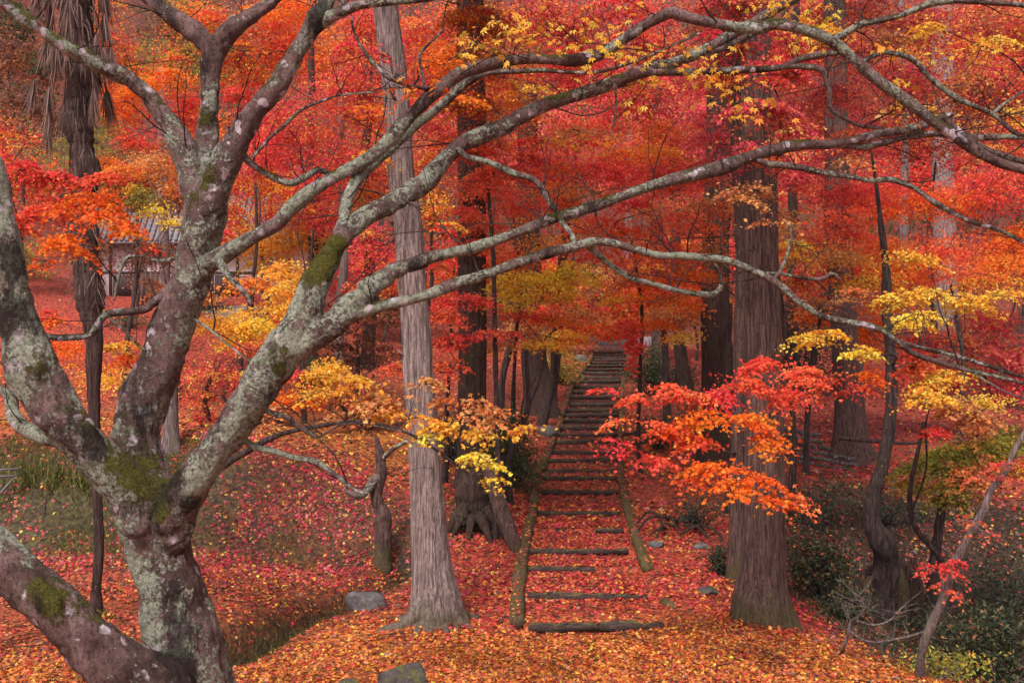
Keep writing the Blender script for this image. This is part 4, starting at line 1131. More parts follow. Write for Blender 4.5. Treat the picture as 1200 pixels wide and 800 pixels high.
# ------------------------------------------------------------------ straight trunks
def trunk_tree(name, label, cat, rows, d, mat, group=None, flare=1.7, seed=0, segs=48, ridge=.05, ftop=None, base_px=None, roots=5, crown=None):
    """rows: (px, py, width px) from the foot up; the foot is put on the ground at depth d"""
    b = gnd(rows[0][0], d)
    t = thing(name, label, cat, b, group)
    pts = [W(px, py, w, d) for px, py, w in rows]
    pts[0] = (b[0], b[1], b[2] - .25, pts[0][3])
    pth = spline(pts, .09 if d < 20 else .2)
    w0 = pts[1][3]
    h = pth[:, 2] - b[2]
    nn = SumNoise(2.0, seed=seed); n2 = SumNoise(.8, seed=seed + 5)
    pth[:, 0] += .012 * nn(pth[:, :3])
    r0 = random.Random(seed)
    rt = [r0.uniform(0, 6.28) for _ in range(roots)]
    ridges = np.array([[r0.uniform(0, 6.28), r0.choice([7, 9, 11, 14, 17, 23])] for _ in range(6)])
    def rg(th, C):
        hh = (C[:, 2] - b[2])[:, None]
        f = 1 + (flare - 1) * .35 * np.exp(-np.clip(hh, 0, 99) / .45)
        for a in rt:
            lobe = np.exp(-((np.angle(np.exp(1j * (th - a - .15 * hh)))) / .32) ** 2)
            f = f + (flare - 1) * .75 * lobe * np.exp(-np.clip(hh, -.2, 99) / .30)
        tw = .06 * n2(C)[:, None]
        for a, k in ridges:
            f = f + ridge * .45 * np.abs(np.sin(.5 * k * (th + tw * 2) + a + .25 * np.sin(hh * 1.1 + a))) - ridge * .2
        return f * (1 + .02 * nn(C)[:, None])
    V, q, tt = tube(pth, segs, True, rg)
    o = part("trunk", V, [q, tt], mat, t)
    rs = random.Random(seed * 7 + 1)
    for _ in range(7 if d < 26 else 3):
        k_ = rs.randint(len(pth) // 6, len(pth) - 3); a_ = rs.uniform(2.8, 6.6)
        c_ = pth[k_]; u_ = np.array([math.cos(a_), math.sin(a_), rs.uniform(-.3, .5)])
        L_ = c_[3] + rs.uniform(.05, .35)
        e_ = c_[:3] + u_ * L_; m_ = c_[:3] + u_ * L_ * .6 + [0, 0, -.02]
        V_, q_, t_ = tube(np.array([(*(c_[:3] + u_ * c_[3] * .6), .03), (*m_, .018), (*e_, rs.uniform(.004, .012))]), 7)
        part("branch_stub", V_, [q_, t_], mat, t)
    if crown:
        zlo, zhi, Rc = crown
        r1 = np.random.default_rng(seed + 90)
        tx, ty = pth[-1, 0], pth[-1, 1]
        ext = np.array([(tx, ty, pth[-1, 2] - .3, pth[-1, 3]), (tx - .1, ty, zhi, .04)])
        V2, q2, tt2 = tube(ext, 12); part("trunk_top", V2, [q2, tt2], mat, t)
        lim = Bag(); pos = []
        for k in range(60):
            u_ = r1.random(); z_ = zlo + (zhi - zlo) * u_
            a_ = r1.uniform(0, 6.28); R_ = Rc * (1 - .8 * u_) * r1.uniform(.6, 1.1)
            x0_ = np.interp(z_, pth[:, 2], pth[:, 0]); 
            e_ = np.array([x0_ + math.cos(a_) * R_, ty + math.sin(a_) * R_, z_ - .15 * R_])
            lim.tube(np.array([(x0_, ty, z_, .05), (*e_, .012)]), 4, None, False)
            for f_ in np.linspace(.25, 1.05, 6):
                pos.append(np.array([x0_, ty, z_]) * (1 - f_) + e_ * f_ + r1.normal(size=(16, 3)) * [.32, .32, .16])
        lim.build("branches", mat, t, kind="stuff")
        pos = np.vstack(pos)
        V2, T2, C2 = leaf_cloud(pos, r1.normal(0, .5, (len(pos), 3)) + [0, 0, 1], r1.uniform(.3, .5, len(pos)), np.array((.035, .06, .022)) * r1.uniform(.6, 1.5, (len(pos), 1)), 'far')
        part("crown", V2, T2, M_GREEN, t, C2, False)
    return t, o, pth

CEDG = "cedar trunks standing about the steps"
ceds = {}
t1, tr1, p1 = trunk_tree("cedar_tree", "pale grey leaning cedar trunk with spreading roots beside the grey boulder, left of the steps", "tree",
    [(512, 712, 56), (510, 700, 50), (507, 670, 45), (503, 620, 41), (499, 560, 37), (494, 500, 35), (489, 440, 34), (487, 390, 33), (482, 320, 32), (479, 265, 32), (470, 200, 30), (463, 100, 29), (453, 20, 28), (446, -60, 27), (436, -180, 24), (426, -330, 16)], 13.1, M_CEDAR_PALE, CEDG, 1.35, 1, 80, .06, roots=6, crown=(10.5, 19, 2.8))
# its long surface roots
for k, (dx, dy, L, r_) in enumerate([(-.95, -.35, .85, .11), (-.4, -.85, .55, .12), (.15, -1, .5, .12), (.7, -.6, .5, .10), (1, -.15, .6, .10), (.9, .5, .8, .09), (-.8, .5, .8, .09)]):
    c0 = gnd(512, 13.1)
    u_ = np.array([dx, dy]) / math.hypot(dx, dy)
    pts = []
    for t_, h_, rk in ((.18, .42, .9), (.34, .16, 1.05), (.55, .02, .85), (.78, -.01, .55), (1.0, -.05, .25)):
        sd = .09 * math.sin(t_ * 5 + k * 2)
        x_ = c0[0] + u_[0] * L * t_ - u_[1] * sd; y_ = c0[1] + u_[1] * L * t_ + u_[0] * sd
        pts.append((x_, y_, float(gz(x_, y_)) + h_, r_ * rk))
    V, q, tt = tube(spline(pts, .04), 12, True, bark_ridge)
    part("root", V, [q, tt], M_CEDAR_PALE, t1)
t2, tr2, p2 = trunk_tree("cedar_tree", "massive reddish cedar trunk right of the steps, behind the red maple spray", "tree",
    [(892, 716, 66), (892, 703, 60), (895, 675, 51), (896, 650, 48), (897, 600, 45), (896, 530, 43), (895, 440, 41), (893, 350, 40), (891, 265, 38), (889, 160, 36), (886, 60, 34), (882, -60, 34), (881, -300, 22)], 13.4, M_CEDAR, CEDG, 1.34, 2, 96, .07, roots=6, crown=(10.5, 22, 3.6))
trunk_tree("cedar_tree", "slim narrow trunk close behind the left side of the massive reddish cedar", "tree",
    [(864, 660, 23), (864, 640, 20), (866, 560, 18), (867, 480, 17), (868, 400, 16), (870, 300, 15), (871, 150, 28), (872, -80, 22)], 15.6, M_CEDAR, CEDG, 1.3, 3, 40, .05)
trunk_tree("cedar_tree", "straight dark reddish cedar trunk right behind the pale leaning cedar left of the steps", "tree",
    [(556, 588, 42), (555, 560, 37), (554, 480, 33), (554, 400, 32), (553, 320, 32), (553, 230, 31), (552, 120, 32), (551, 0, 30), (550, -150, 24)], 19.5, M_CEDAR_DARK, CEDG, 1.5, 4, 44, .06, crown=(16, 23, 2.4))
trunk_tree("cedar_tree", "dark mossy trunk left of the massive reddish cedar, seen above the red spray", "tree",
    [(842, 520, 46), (842, 490, 40), (841, 430, 36), (838, 370, 33), (838, 300, 30), (840, 220, 28), (842, 120, 26), (842, -60, 22)], 24, M_CEDAR_DARK, CEDG, 1.5, 5, 36, .06)
trunk_tree("cedar_tree", "brown cedar trunk on the far bank of the gully, right of the little stone wall", "tree",
    [(1000, 545, 46), (998, 530, 40), (996, 480, 33), (991, 420, 30), (987, 350, 28), (982, 280, 27), (980, 150, 26), (978, -60, 22)], 24.5, M_CEDAR, CEDG, 1.6, 6, 40, .06, crown=(15, 26, 3.6))
trunk_tree("cedar_tree", "thick dark flared trunk among green shrubs left of the upper steps", "tree",
    [(634, 478, 42), (632, 462, 36), (627, 430, 30), (624, 390, 27), (622, 340, 26), (620, 260, 24), (618, 100, 22)], 31, M_CEDAR_DARK, CEDG, 1.3, 7, 36, .07)
trunk_tree("cedar_tree", "small reddish trunk right of the top of the steps", "tree",
    [(773, 462, 24), (773, 440, 19), (772, 400, 17), (771, 360, 16), (770, 280, 15), (769, 100, 14)], 36, M_CEDAR, CEDG, 1.4, 8, 28, .06)
trunk_tree("cedar_tree", "slightly leaning dark trunk between the small reddish trunk and the dark mossy one", "tree",
    [(806, 470, 22), (802, 445, 16), (797, 410, 14), (794, 370, 13), (792, 300, 12), (790, 150, 11)], 33, M_CEDAR_DARK, CEDG, 1.5, 9, 24, .08)
trunk_tree("cedar_tree", "tall mauve grey trunk deep among the crimson leaves, upper right", "tree",
    [(1112, 420, 30), (1110, 390, 27), (1108, 320, 26), (1106, 220, 25), (1105, 120, 24), (1104, 20, 22), (1103, -80, 20)], 40, M_CEDAR_PALE, CEDG, 1.4, 10, 28, .05)
trunk_tree("cedar_tree", "slender grey trunk behind the limbs of the big maple, near the tiled house", "tree",
    [(193, 345, 15), (193, 320, 12), (192, 270, 11), (191, 220, 11), (190, 160, 10), (190, 80, 9)], 40, M_GREYBARK, CEDG, 1.3, 12, 20, .05)
trunk_tree("cedar_tree", "pale thin trunk before the meadow, seen between two limbs of the big maple", "tree",
    [(199, 572, 22), (199, 550, 18), (200, 520, 17), (201, 480, 15), (203, 430, 13), (206, 380, 12), (214, 300, 10), (224, 200, 8)], 18.6, M_GREYBARK, CEDG, 1.4, 13, 20, .05)
for k, (px, pb, w, d, lab) in enumerate([(365, 425, 12, 34, "thin dark trunk left of the maroon thicket"), (400, 428, 11, 33, "thin dark trunk in the maroon thicket, behind the joint of the big maple"), (430, 430, 14, 35, "dark trunk in the maroon thicket just left of the pale leaning cedar"),
                                      (1060, 430, 12, 38, "thin trunk behind the golden leaves on the right"), (930, 440, 13, 36, "thin dark trunk between the massive cedar and the brown one"), (735, 398, 11, 54, "distant trunk right of the stone lintel at the top of the steps")]):
    r0 = random.Random(k)
    trunk_tree("slender_tree", lab, "tree", [(px, pb + 10, w * 1.2)] + [(px + r0.uniform(-4, 4), pb - 60 * j, w * (1 - .06 * j)) for j in range(1, 9)], d, M_CEDAR_DARK if k % 2 == 0 else M_GREYBARK, "thin trunks deep in the wood", 1.3, 20 + k, 14, .08, roots=3)

hp = []
for px, d, R in ((512, 13.1, .42), (892, 13.4, .50), (864, 15.2, .3), (556, 19.5, .4), (1000, 24.5, .5), (448, 16.9, .16), (112, 13.6, .2)):
    c0 = gnd(px, d); n = int(1500 * R)
    a = rng.uniform(0, 6.28, n); q_ = R * .8 + np.abs(rng.normal(0, .16, n))
    x = c0[0] + np.cos(a) * q_; y = c0[1] + np.sin(a) * q_
    hp.append(np.stack([x, y, gz(x, y) + np.clip(.09 - (q_ - R * .8) * .3, .01, 1) * rng.random(n)], -1))
hp = np.vstack(hp)
hc = np.clip(ZC[rng.choice(5, len(hp), p=[.2, .3, .33, .07, .1])] * rng.uniform(.5, 1.15, (len(hp), 1)), 0, .9)
Vl, Tl, Cl = leaf_cloud(hp, rng.normal(0, .5, (len(hp), 3)) + [0, 0, 1], rng.uniform(.05, .09, len(hp)), hc, 1)
link("drifted_leaves", mesh_np("drifted_leaves", Vl, Tl, M_FALLEN, Cl, False), kind="stuff")

# the knotted stump-like root mass left of the steps
b = gnd(556, 17.6)
t = thing("root_stump", "dark gnarled stump on arching roots under the yellow leaves, left of the steps", "stump", b)
V, q, tt = tube(spline([(b[0], b[1] + .25, b[2] + .0, .30), (b[0] - .03, b[1] + .2, b[2] + .45, .30), (b[0] - .05, b[1] + .1, b[2] + .8, .27), (b[0] - .02, b[1] + .1, b[2] + 1.05, .18)], .05), 26, True, bark_ridge)
part("trunk", V, [q, tt], M_CEDAR_DARK, t)
rr = random.Random(4)
for k in range(9):
    a = k * .7 + .3
    q0 = b + np.array([math.cos(a) * .2, -abs(math.sin(a)) * .15, .34 + rr.uniform(-.1, .12)])
    R = rr.uniform(.42, .7)
    q2 = np.array([b[0] + math.cos(a) * R, b[1] - .1 + math.sin(a) * R * .6, 0]); q2[2] = gz(q2[0], q2[1]) - .04
    q1 = (q0 + q2) / 2 + [0, 0, .05]
    V, q, tt = tube(spline([(*q0, .11), (*q1, .07), (*q2, .03)], .05), 10, True, bark_ridge)
    part("root", V, [q, tt], M_CEDAR_DARK, t)
V, q, tt = tube(spline([W(571, 546, 14, 17.2), W(580, 575, 17, 17.1), W(590, 605, 18, 17.0), W(604, 640, 16, 16.9), W(610, 665, 14, 16.9)], .05), 12, True, bark_ridge)
part("root", V, [q, tt], M_CEDAR, t)

# broken slender trunk with a bent arm on the bank
b = gnd(448, 16.9)
t = thing("broken_trunk", "short broken trunk with a bent arm in red leaves, left of the leaning cedar", "dead tree", b)
V, q, tt = tube(spline([(b[0], b[1], b[2] - .15, .17), W(449, 608, 19, 16.9), W(441, 580, 15, 16.9), W(447, 552, 15, 16.9), W(445, 532, 11, 16.9), W(441, 512, 5, 16.9)], .04), 16, True, bark_ridge)
o = part("trunk", V, [q, tt], M_CEDAR, t)
V, q, tt = tube(spline([W(446, 556, 12, 16.9), W(436, 565, 11, 16.8), W(428, 577, 10, 16.7), W(418, 580, 9, 16.6), W(404, 574, 5, 16.6)], .04), 10, True, bark_ridge)
part("arm", V, [q, tt], M_BARK, t)
V, q, tt = tube(spline([W(447, 538, 6, 16.9), W(462, 525, 5, 16.8), W(480, 515, 4, 16.7)], .04), 7, True, bark_ridge)
part("arm", V, [q, tt], M_BARK, t)

# stumps and hollow bank in the gully, right
def stump(label, px, d, h, r, lean, seed, hollow=True):
    b = gnd(px, d)
    t = thing("tree_stump", label, "stump", b, "rotten stumps in the gully")
    rr = random.Random(seed)
    n = 9
    for k in range(n):
        a = k / n * 6.28
        if hollow and k in (1,): continue
        hh = h * rr.uniform(.6, 1.1)
        x, y = b[0] + math.cos(a) * r * .62, b[1] + math.sin(a) * r * .62
        V, q, tt = tube(spline([(x + math.cos(a) * r * .6, y + math.sin(a) * r * .6, b[2] - .1, r * .42), (x + math.cos(a) * r * .1, y + math.sin(a) * r * .1, b[2] + hh * .4, r * .36), (x + lean * hh * .5, y, b[2] + hh * .8, r * .3), (x + lean * hh, y, b[2] + hh, r * .13)], .08), 10, True, bark_ridge)
        part("root" if hh < h * .8 else "splintered_wood", V, [q, tt], M_CEDAR_DARK if k % 3 else M_CEDAR, t)
stump("tall rotten stump beside the crooked maple, deep in the gully", 1062, 17.2, 1.05, .30, -.08, 1)
stump("broad broken stump just left of the tall one in the gully", 1018, 17.6, .8, .34, .1, 2)

# palm
PD = 13.6
b = gnd(112, PD)
palm = thing("palm_tree", "tall shaggy palm with hanging dead fronds behind the left limb of the big maple", "palm", b)
M_PALM = bark_cedar("palm_fibre", (.050, .028, .026), (.13, .085, .075), (.06, .04, .03), .7)
pn = SumNoise(7, 18, seed=91); pn2 = SumNoise(26, 18, seed=92)
def palm_ridge(th, C):
    T_ = np.broadcast_to(th, (len(C), th.shape[1]))
    q = np.stack([C[:, 0:1] + .2 * np.cos(T_), C[:, 1:2] + .2 * np.sin(T_), C[:, 2:3] * 1.6 + 0 * T_], -1).reshape(-1, 3)
    return 1 + (.09 * pn(q) + .05 * pn2(q)).reshape(T_.shape) + .06 * np.sin(C[:, 2:3] * 42)
V, q, tt = tube(spline([(b[0], b[1], b[2] - .1, .15), W(112, 715, 18, PD), W(113, 690, 12, PD), W(116, 640, 11, PD), W(113, 560, 12, PD), (P(110, 470, PD)[0], PD, P(110, 470, PD)[2], .085), W(110, 400, 20, PD), W(106, 365, 26, PD)], .07), 20, True, lambda th, C: 1 + .5 * (palm_ridge(th, C) - 1))
part("stem", V, [q, tt], M_PALM, palm)
V, q, tt = tube(spline([W(107, 385, 17, PD), W(106, 360, 29, PD), W(103, 320, 32, PD), W(100, 280, 31, PD), W(97, 250, 27, PD), W(91, 225, 35, PD), W(99, 200, 34, PD), W(95, 175, 28, PD), W(94, 140, 31, PD), W(94, 90, 34, PD), W(91, 40, 36, PD), W(88, -20, 36, PD), W(86, -110, 38, PD), W(86, -190, 24, PD)], .05), 30, True, palm_ridge)
part("fibrous_trunk", V, [q, tt], M_PALM, palm)
r = np.random.default_rng(44)
# moss at the foot
nm = 1500
a = r.uniform(0, 6.28, nm); rad = r.uniform(.08, .34, nm)
pos = np.stack([b[0] + np.cos(a) * rad, b[1] + np.sin(a) * rad, 0 * a], -1)
pos[:, 2] = gz(pos[:, 0], pos[:, 1]) + np.clip(.22 - rad * .7, 0, 1) * r.random(nm)
V, T_, C_ = leaf_cloud(pos, r.normal(size=(nm, 3)) + [0, 0, .6], .035 * np.ones(nm), pick('olive', nm) * .8, 'oval')
part("foot_moss", V, T_, M_GREEN, palm, C_, False, kind="stuff")
# loose fibres on the trunk
nf = 900
zz = r.uniform(P(0, 360, PD)[2], P(0, -60, PD)[2], nf)
a = r.uniform(0, 6.28, nf)
cx = np.interp(zz, [P(0, 360, PD)[2], P(0, 225, PD)[2], P(0, -60, PD)[2]], [P(106, 0, PD)[0], P(93, 0, PD)[0], P(88, 0, PD)[0]])
pos = np.stack([cx + np.cos(a) * .22, PD + np.sin(a) * .22, zz], -1)
up = np.stack([np.cos(a) * .35, np.sin(a) * .35, -np.ones(nf)], -1) + r.normal(size=(nf, 3)) * .2
V, T_, C_ = leaf_cloud(pos, np.cross(up, r.normal(size=(nf, 3))), r.uniform(.1, .3, nf), np.array([.16, .11, .09]) * r.uniform(.5, 2.2, (nf, 1)), 'needle', up=up)
part("fibres", V, T_, M_DRY, palm, C_, False, kind="stuff")
def frond(root, dirv, length, droop, col, mat, name):
    """a fan: a stalk, and a sheaf of narrow blades from its end"""
    d = np.array(dirv, float); d /= np.linalg.norm(d)
    p1 = root + d * length * .35 + [0, 0, -droop * .2]
    p2 = root + d * length * .6 + [0, 0, -droop]
    bag = Bag()
    pth = spline([(*root, .018), (*p1, .014), (*p2, .01)], .08)
    V, q, t_ = tube(pth, 5); bag.add(V, q, t_, col=np.array(col) * .8)
    n = 85
    dn = pth[-1, :3] - pth[-3, :3]; dn /= np.linalg.norm(dn)
    pos = np.repeat(pth[-1, :3][None], n, 0)
    up = dn + r.normal(size=(n, 3)) * .26 + [0, 0, -.6]
    if droop > .6: up[:, 2] -= .8
    L = r.uniform(.2, .62, n)
    V, T__, C__ = leaf_cloud(pos, np.cross(up, r.normal(size=(n, 3))), L, np.array(col) * r.uniform(.45, 1.5, (n, 1)), 'needle', up=up)
    bag.add(V, None, T__, col=C__)
    bag.build(name, mat, palm, False)
for k in range(34):
    a = k * 2.4; h = r.uniform(-110, 60)
    root = P(90, h, PD) + [math.cos(a) * .15, math.sin(a) * .15, 0]
    frond(root, (math.cos(a), math.sin(a), .0), r.uniform(.3, .7), r.uniform(.5, 1.0), (.17, .105, .09), M_DRY, "dead_frond")
for k in range(9):
    a = k * 2.4 + 1; root = P(88, -190, PD)
    frond(root, (math.cos(a), math.sin(a), .8), r.uniform(1.2, 1.8), .2, (.06, .09, .03), M_GREEN, "green_frond")

# ------------------------------------------------------------------ house, wall and lintel behind
HB = 47.5
zb = float(P(0, 352, HB)[2]) - .3
hx0, hx1 = P(100, 0, HB)[0], P(338, 0, HB)[0]
zt = float(P(0, 283, HB)[2])
house = thing("timber_house", "low cream walled house with dark timbers and grey tiled roof behind the big maple", "house", ((hx0 + hx1) / 2, HB, zb))
bg_ = Bag(); bg_.box((hx0, HB, zb), (hx1, HB + 5, zt)); bg_.build("wall", M_PLASTER, house, False)
bg_ = Bag(); bg_.box((hx0 - .1, HB - .12, zb - .6), (hx1 + .1, HB + 5.1, zb + .35)); bg_.build("stone_base", M_STONE, house, False)
for k in range(9):
    x = hx0 + (hx1 - hx0) * k / 8
    bg_ = Bag(); bg_.box((x - .07, HB - .05, zb + .35), (x + .07, HB + .09, zt)); bg_.build("post", M_TIMBER, house, False)
for z_ in (zt - .14, zb + 1.55, zb + .36):
    bg_ = Bag(); bg_.box((hx0 - .05, HB - .035, z_), (hx1 + .05, HB - .002, z_ + .12)); bg_.build("beam", M_TIMBER, house, False)
for k in (1, 2, 5):
    x = hx0 + (hx1 - hx0) * (k + .5) / 8
    bg_ = Bag(); bg_.box((x - .48, HB - .02, zb + .5), (x + .48, HB - .004, zb + 1.5)); sh = bg_.build("shutter", M_DARKWOOD, house, False)
    for j in range(6):
        bg_ = Bag(); bg_.box((x - .42 + j * .16, HB - .034, zb + .52), (x - .38 + j * .16, HB - .021, zb + 1.48)); bg_.build("slat", M_TIMBER, sh, False)
zr = float(P(0, 196, HB + 3)[2])
Vr = np.array([(hx0 - .8, HB - .9, zt - .1), (hx1 + .8, HB - .9, zt - .1), (hx1 + .8, HB + 2.5, zr), (hx0 - .8, HB + 2.5, zr), (hx0 - .8, HB + 6, zt - .1), (hx1 + .8, HB + 6, zt - .1)])
Vr = np.vstack([Vr, Vr - [0, 0, .12]])
roof = part("roof", Vr, [np.array([(0, 1, 2, 3), (3, 2, 5, 4), (9, 8, 7, 6), (10, 11, 8, 9), (0, 6, 7, 1), (4, 5, 11, 10), (0, 3, 9, 6), (3, 4, 10, 9), (1, 7, 8, 2), (2, 8, 11, 5)])], M_TILE, house, None, False)
tl = Bag()
slope = np.array([0, 3.4, zr - zt + .1]); sl = np.linalg.norm(slope); sdir = slope / sl
for j in range(int((hx1 - hx0 + 1.6) / .28)):
    x = hx0 - .75 + j * .28
    for k in range(int(sl / .32)):
        p0 = np.array([x, HB - .9, zt - .1]) + sdir * (k * .32) + [0, -.02, .05]
        p1_ = p0 + sdir * .33 + [0, 0, -.02]
        V, q, t_ = tube(np.array([(*p0, .075), (*p1_, .06)]), 6, True); tl.add(V, q, t_)
tl.build("roof_tiles", M_TILE, house, True, kind="stuff")
bg_ = Bag(); bg_.tube(np.array([(hx0 - .8, HB + 2.5, zr + .1, .16), (hx1 + .8, HB + 2.5, zr + .1, .16)]), 10); bg_.build("ridge", M_TILE, house)

fen = thing("board_fence", "old dark fence of upright boards below the cream walled house", "fence", gnd(175, 44))
for k in range(14):
    x = P(156 + k * 5.2, 0, 44)[0]; z_ = float(gz(x, 44))
    bg_ = Bag(); bg_.box((x - .07, 44, z_ - .1), (x + .07, 44.03, z_ + 1.5 + .08 * math.sin(k * 3))); bg_.build("board", M_TIMBER, fen, False)
for h in (.4, 1.2):
    x0, x1 = P(154, 0, 44)[0], P(228, 0, 44)[0]
    bg_ = Bag(); z0 = float(gz(x0, 44)); z1 = float(gz(x1, 44))
    bg_.tube(np.array([(x0, 44.06, z0 + h, .035), (x1, 44.06, z1 + h, .035)]), 6); bg_.build("rail", M_TIMBER, fen)
st = thing("stone_steps", "broad grey stone steps leading up to the house, right of the board fence", "steps", gnd(272, 41))
for k in range(5):
    d = 41 + k * .55
    x0, x1 = P(238, 0, d)[0], P(312, 0, d)[0]
    z_ = float(gz((x0 + x1) / 2, 41)) + .02 + k * .17
    bg_ = Bag(); bg_.box((x0, d, z_ - .3), (x1, d + .6, z_ + .15)); bg_.build("step_slab", M_STONE, st, False)

# low wall and lintel at the head of the steps
lt = thing("stone_lintel", "pale grey stone beam on dark posts across the head of the log steps", "gateway", gnd(704, 53))
zl = P(0, 403.5, 53)[2]
x0, x1 = P(664, 0, 53)[0], P(740, 0, 53)[0]
bg_ = Bag(); bg_.box((x0, 53, zl - .18), (x1, 53.5, zl + .18)); bg_.build("beam", M_STONE, lt, False)
for x in (x0 + .9, x1 - .9):
    z_ = float(gz(x, 53.2)); bg_ = Bag(); bg_.box((x - .18, 53.1, min(z_, zl) - .6), (x + .18, 53.4, zl - .181)); bg_.build("post", M_STONE_DARK, lt, False)
lw = thing("concrete_wall", "short pale concrete wall right of the stone beam at the head of the steps", "wall", gnd(757, 50))
x0, x1 = P(748, 0, 50)[0], P(768, 0, 50)[0]
z_ = float(gz((x0 + x1) / 2, 50))
bg_ = Bag(); bg_.box((x0, 50, z_ - .3), (x1, 50.25, P(0, 394, 50)[2])); bg_.build("wall_block", M_CONC, lw, False)

# railing posts at the left margin
rl = thing("fallen_rail", "grey metal rail lying on the grassy bank at the left edge", "rail", gnd(8, 17.6))
for y0, y1, xa, xb in ((600, 560, -20, 16), (552, 549, -30, 22), (560, 557, -30, 20)):
    a, b_ = P(xa, y0, 17.3), P(xb, y1, 17.5)
    bg_ = Bag(); bg_.tube(np.array([(*a, .018), (*b_, .018)]), 8); bg_.build("rail_bar", M_METAL, rl)

# ------------------------------------------------------------------ rocks
def rock(label, px, py, wpx, hpx, seed, mat=M_STONE, d=None, sink=.12, name="boulder", group=None, cat="rock"):
    b = gp(px, py) if d is None else gnd(px, d)
    s = np.array([wpx, wpx * .8, hpx]) / F * b[1] * .5
    r = np.random.default_rng(seed)
    import bmesh
    bm = bmesh.new()
    bmesh.ops.create_icosphere(bm, subdivisions=4, radius=1)
    V = np.array([v.co[:] for v in bm.verts]); T_ = np.array([[v.index for v in f.verts] for f in bm.faces])
    bm.free()
    for _ in range(11):     # facets
        n = r.normal(size=3); n /= np.linalg.norm(n)
        h = r.uniform(.55, .85)
        k = V @ n - h
        V = V - np.clip(k, 0, None)[:, None] * n * .85
    nz = SumNoise(3, seed=seed); nz2 = SumNoise(9, seed=seed + 1)
    nz3 = SumNoise(22, 20, seed=seed + 2)
    V = V * (1 + .07 * nz(V) + .035 * nz2(V) + .016 * nz3(V) - .05 * np.exp(-(nz2(V * .8) / .15) ** 2))[:, None]
    V = V * s * 1.12 + [0, 0, s[2] * sink]
    me = mesh_np(name, V, T_, mat, None, True)
    o = link(name, me, None, b)
    return tag(o, label, cat, group)
rock("pale grey weathered boulder left of the roots of the pale leaning cedar", 428, 712, 46, 38, 1)
rock("mossy brown rock at the bottom edge of the picture in orange leaves", 476, 812, 62, 60, 2, M_STONE_DARK)
rock("small dark rock at the bottom edge, left of the mossy brown one", 410, 806, 26, 22, 3, M_STONE_DARK)
RG = "stones lying beside the steps"
rock("flat dark stone lying left of the foot of the massive cedar", 828, 696, 28, 14, 4, M_STONE_DARK, group=RG)
rock("dark stone half buried among roots above the slope, right of the steps", 806, 612, 26, 14, 5, M_STONE_DARK, group=RG)
rock("grey stone sunk in leaves, right of the lower edging", 768, 640, 22, 14, 6, M_STONE, group=RG)
rock("small stone sunk in leaves, upslope of the flat dark one", 820, 642, 18, 10, 7, M_STONE, group=RG)
rock("pale stone standing among shrubs left of the upper steps", 641, 496, 22, 20, 8, M_STONE, d=27.5)
rock("grey stone by the left edging near the top of the steps", 680, 424, 16, 14, 9, M_STONE, d=43)
rock("long mossy rock lying across the dark hollow of the gully", 998, 676, 46, 20, 10, M_STONE_DARK, d=17.4)
# gnarled roots at the right of the steps (behind the spray)
b = gnd(800, 18.3)
t = thing("root_tangle", "low tangle of dark roots under the red spray, right of the steps", "roots", b)
rr = random.Random(8)
for k in range(12):
    q0 = np.array([b[0] + rr.uniform(-.4, .4), b[1] + rr.uniform(-.3, .4), 0]); q0[2] = gz(q0[0], q0[1]) + rr.uniform(.1, .32)
    q2 = q0 + [rr.uniform(-.7, .5), rr.uniform(-.6, .2), 0]; q2[2] = gz(q2[0], q2[1]) - .03
    q1 = (q0 + q2) / 2 + [rr.uniform(-.1, .1), 0, rr.uniform(.05, .2)]
    V, q, tt = tube(spline([(*q0, .03), (*q1, .026), (*q2, .015)], .05), 8, True, bark_ridge)
    part("root", V, [q, tt], M_CEDAR_DARK, t)

# dry stone wall on the far bank
sw = thing("dry_stone_wall", "low wall of small dark stones on the red slope behind the massive cedar", "wall", gnd(945, 22.5))
import bmesh
bm = bmesh.new(); bmesh.ops.create_icosphere(bm, subdivisions=1, radius=1)
_IV = np.array([v.co[:] for v in bm.verts]); _IT = np.array([[v.index for v in f.verts] for f in bm.faces]); bm.free()
stones = []
for k in range(5):
    r_ = np.random.default_rng(k + 60)
    stones.append(mesh_np("stone", _IV * r_.uniform(.75, 1.15, (len(_IV), 1)) * [1.15, .9, .75], _IT, M_STONE_DARK if k % 2 else M_STONE, None, False))
rr = random.Random(12)
for row in range(6):
    for k in range(17):
        px = 916 + k * 5.2 + (row % 2) * 2.5 + rr.uniform(-1, 1)
        d = 22.5 + row * .05
        x = P(px, 0, d)[0]
        z_ = float(gz(x, 22.4)) + row * .13 + rr.uniform(-.02, .02) + .03
        if k > 13 - row and row > 2: continue
        o = link("stone", stones[rr.randint(0, 4)], sw, (x - sw.location[0], d - sw.location[1] + rr.uniform(-.03, .03), z_ - sw.location[2]))
        s = rr.uniform(.06, .09); o.scale = (s, s, s); o.rotation_euler = (rr.uniform(-.4, .4), rr.uniform(-.4, .4), rr.uniform(0, 6))

# ------------------------------------------------------------------ maples in leaf
LEAFCOUNT = [0]
def arch(a, b, r0, r1, up=.12, jit=.08, step=.25, rg=random):
    a, b = np.asarray(a, float), np.asarray(b, float)
    L = np.linalg.norm(b - a)
    rows = [(*a, r0)]
    for t in (.33, .66):
        m = a * (1 - t) + b * t + np.array([rg.gauss(0, jit * L), rg.gauss(0, jit * L), up * L * 4 * t * (1 - t) * .8 + rg.gauss(0, jit * L * .5)])
        rows.append((*m, r0 * (1 - t) + r1 * t))
    rows.append((*b, r1))
    return spline(rows, step)

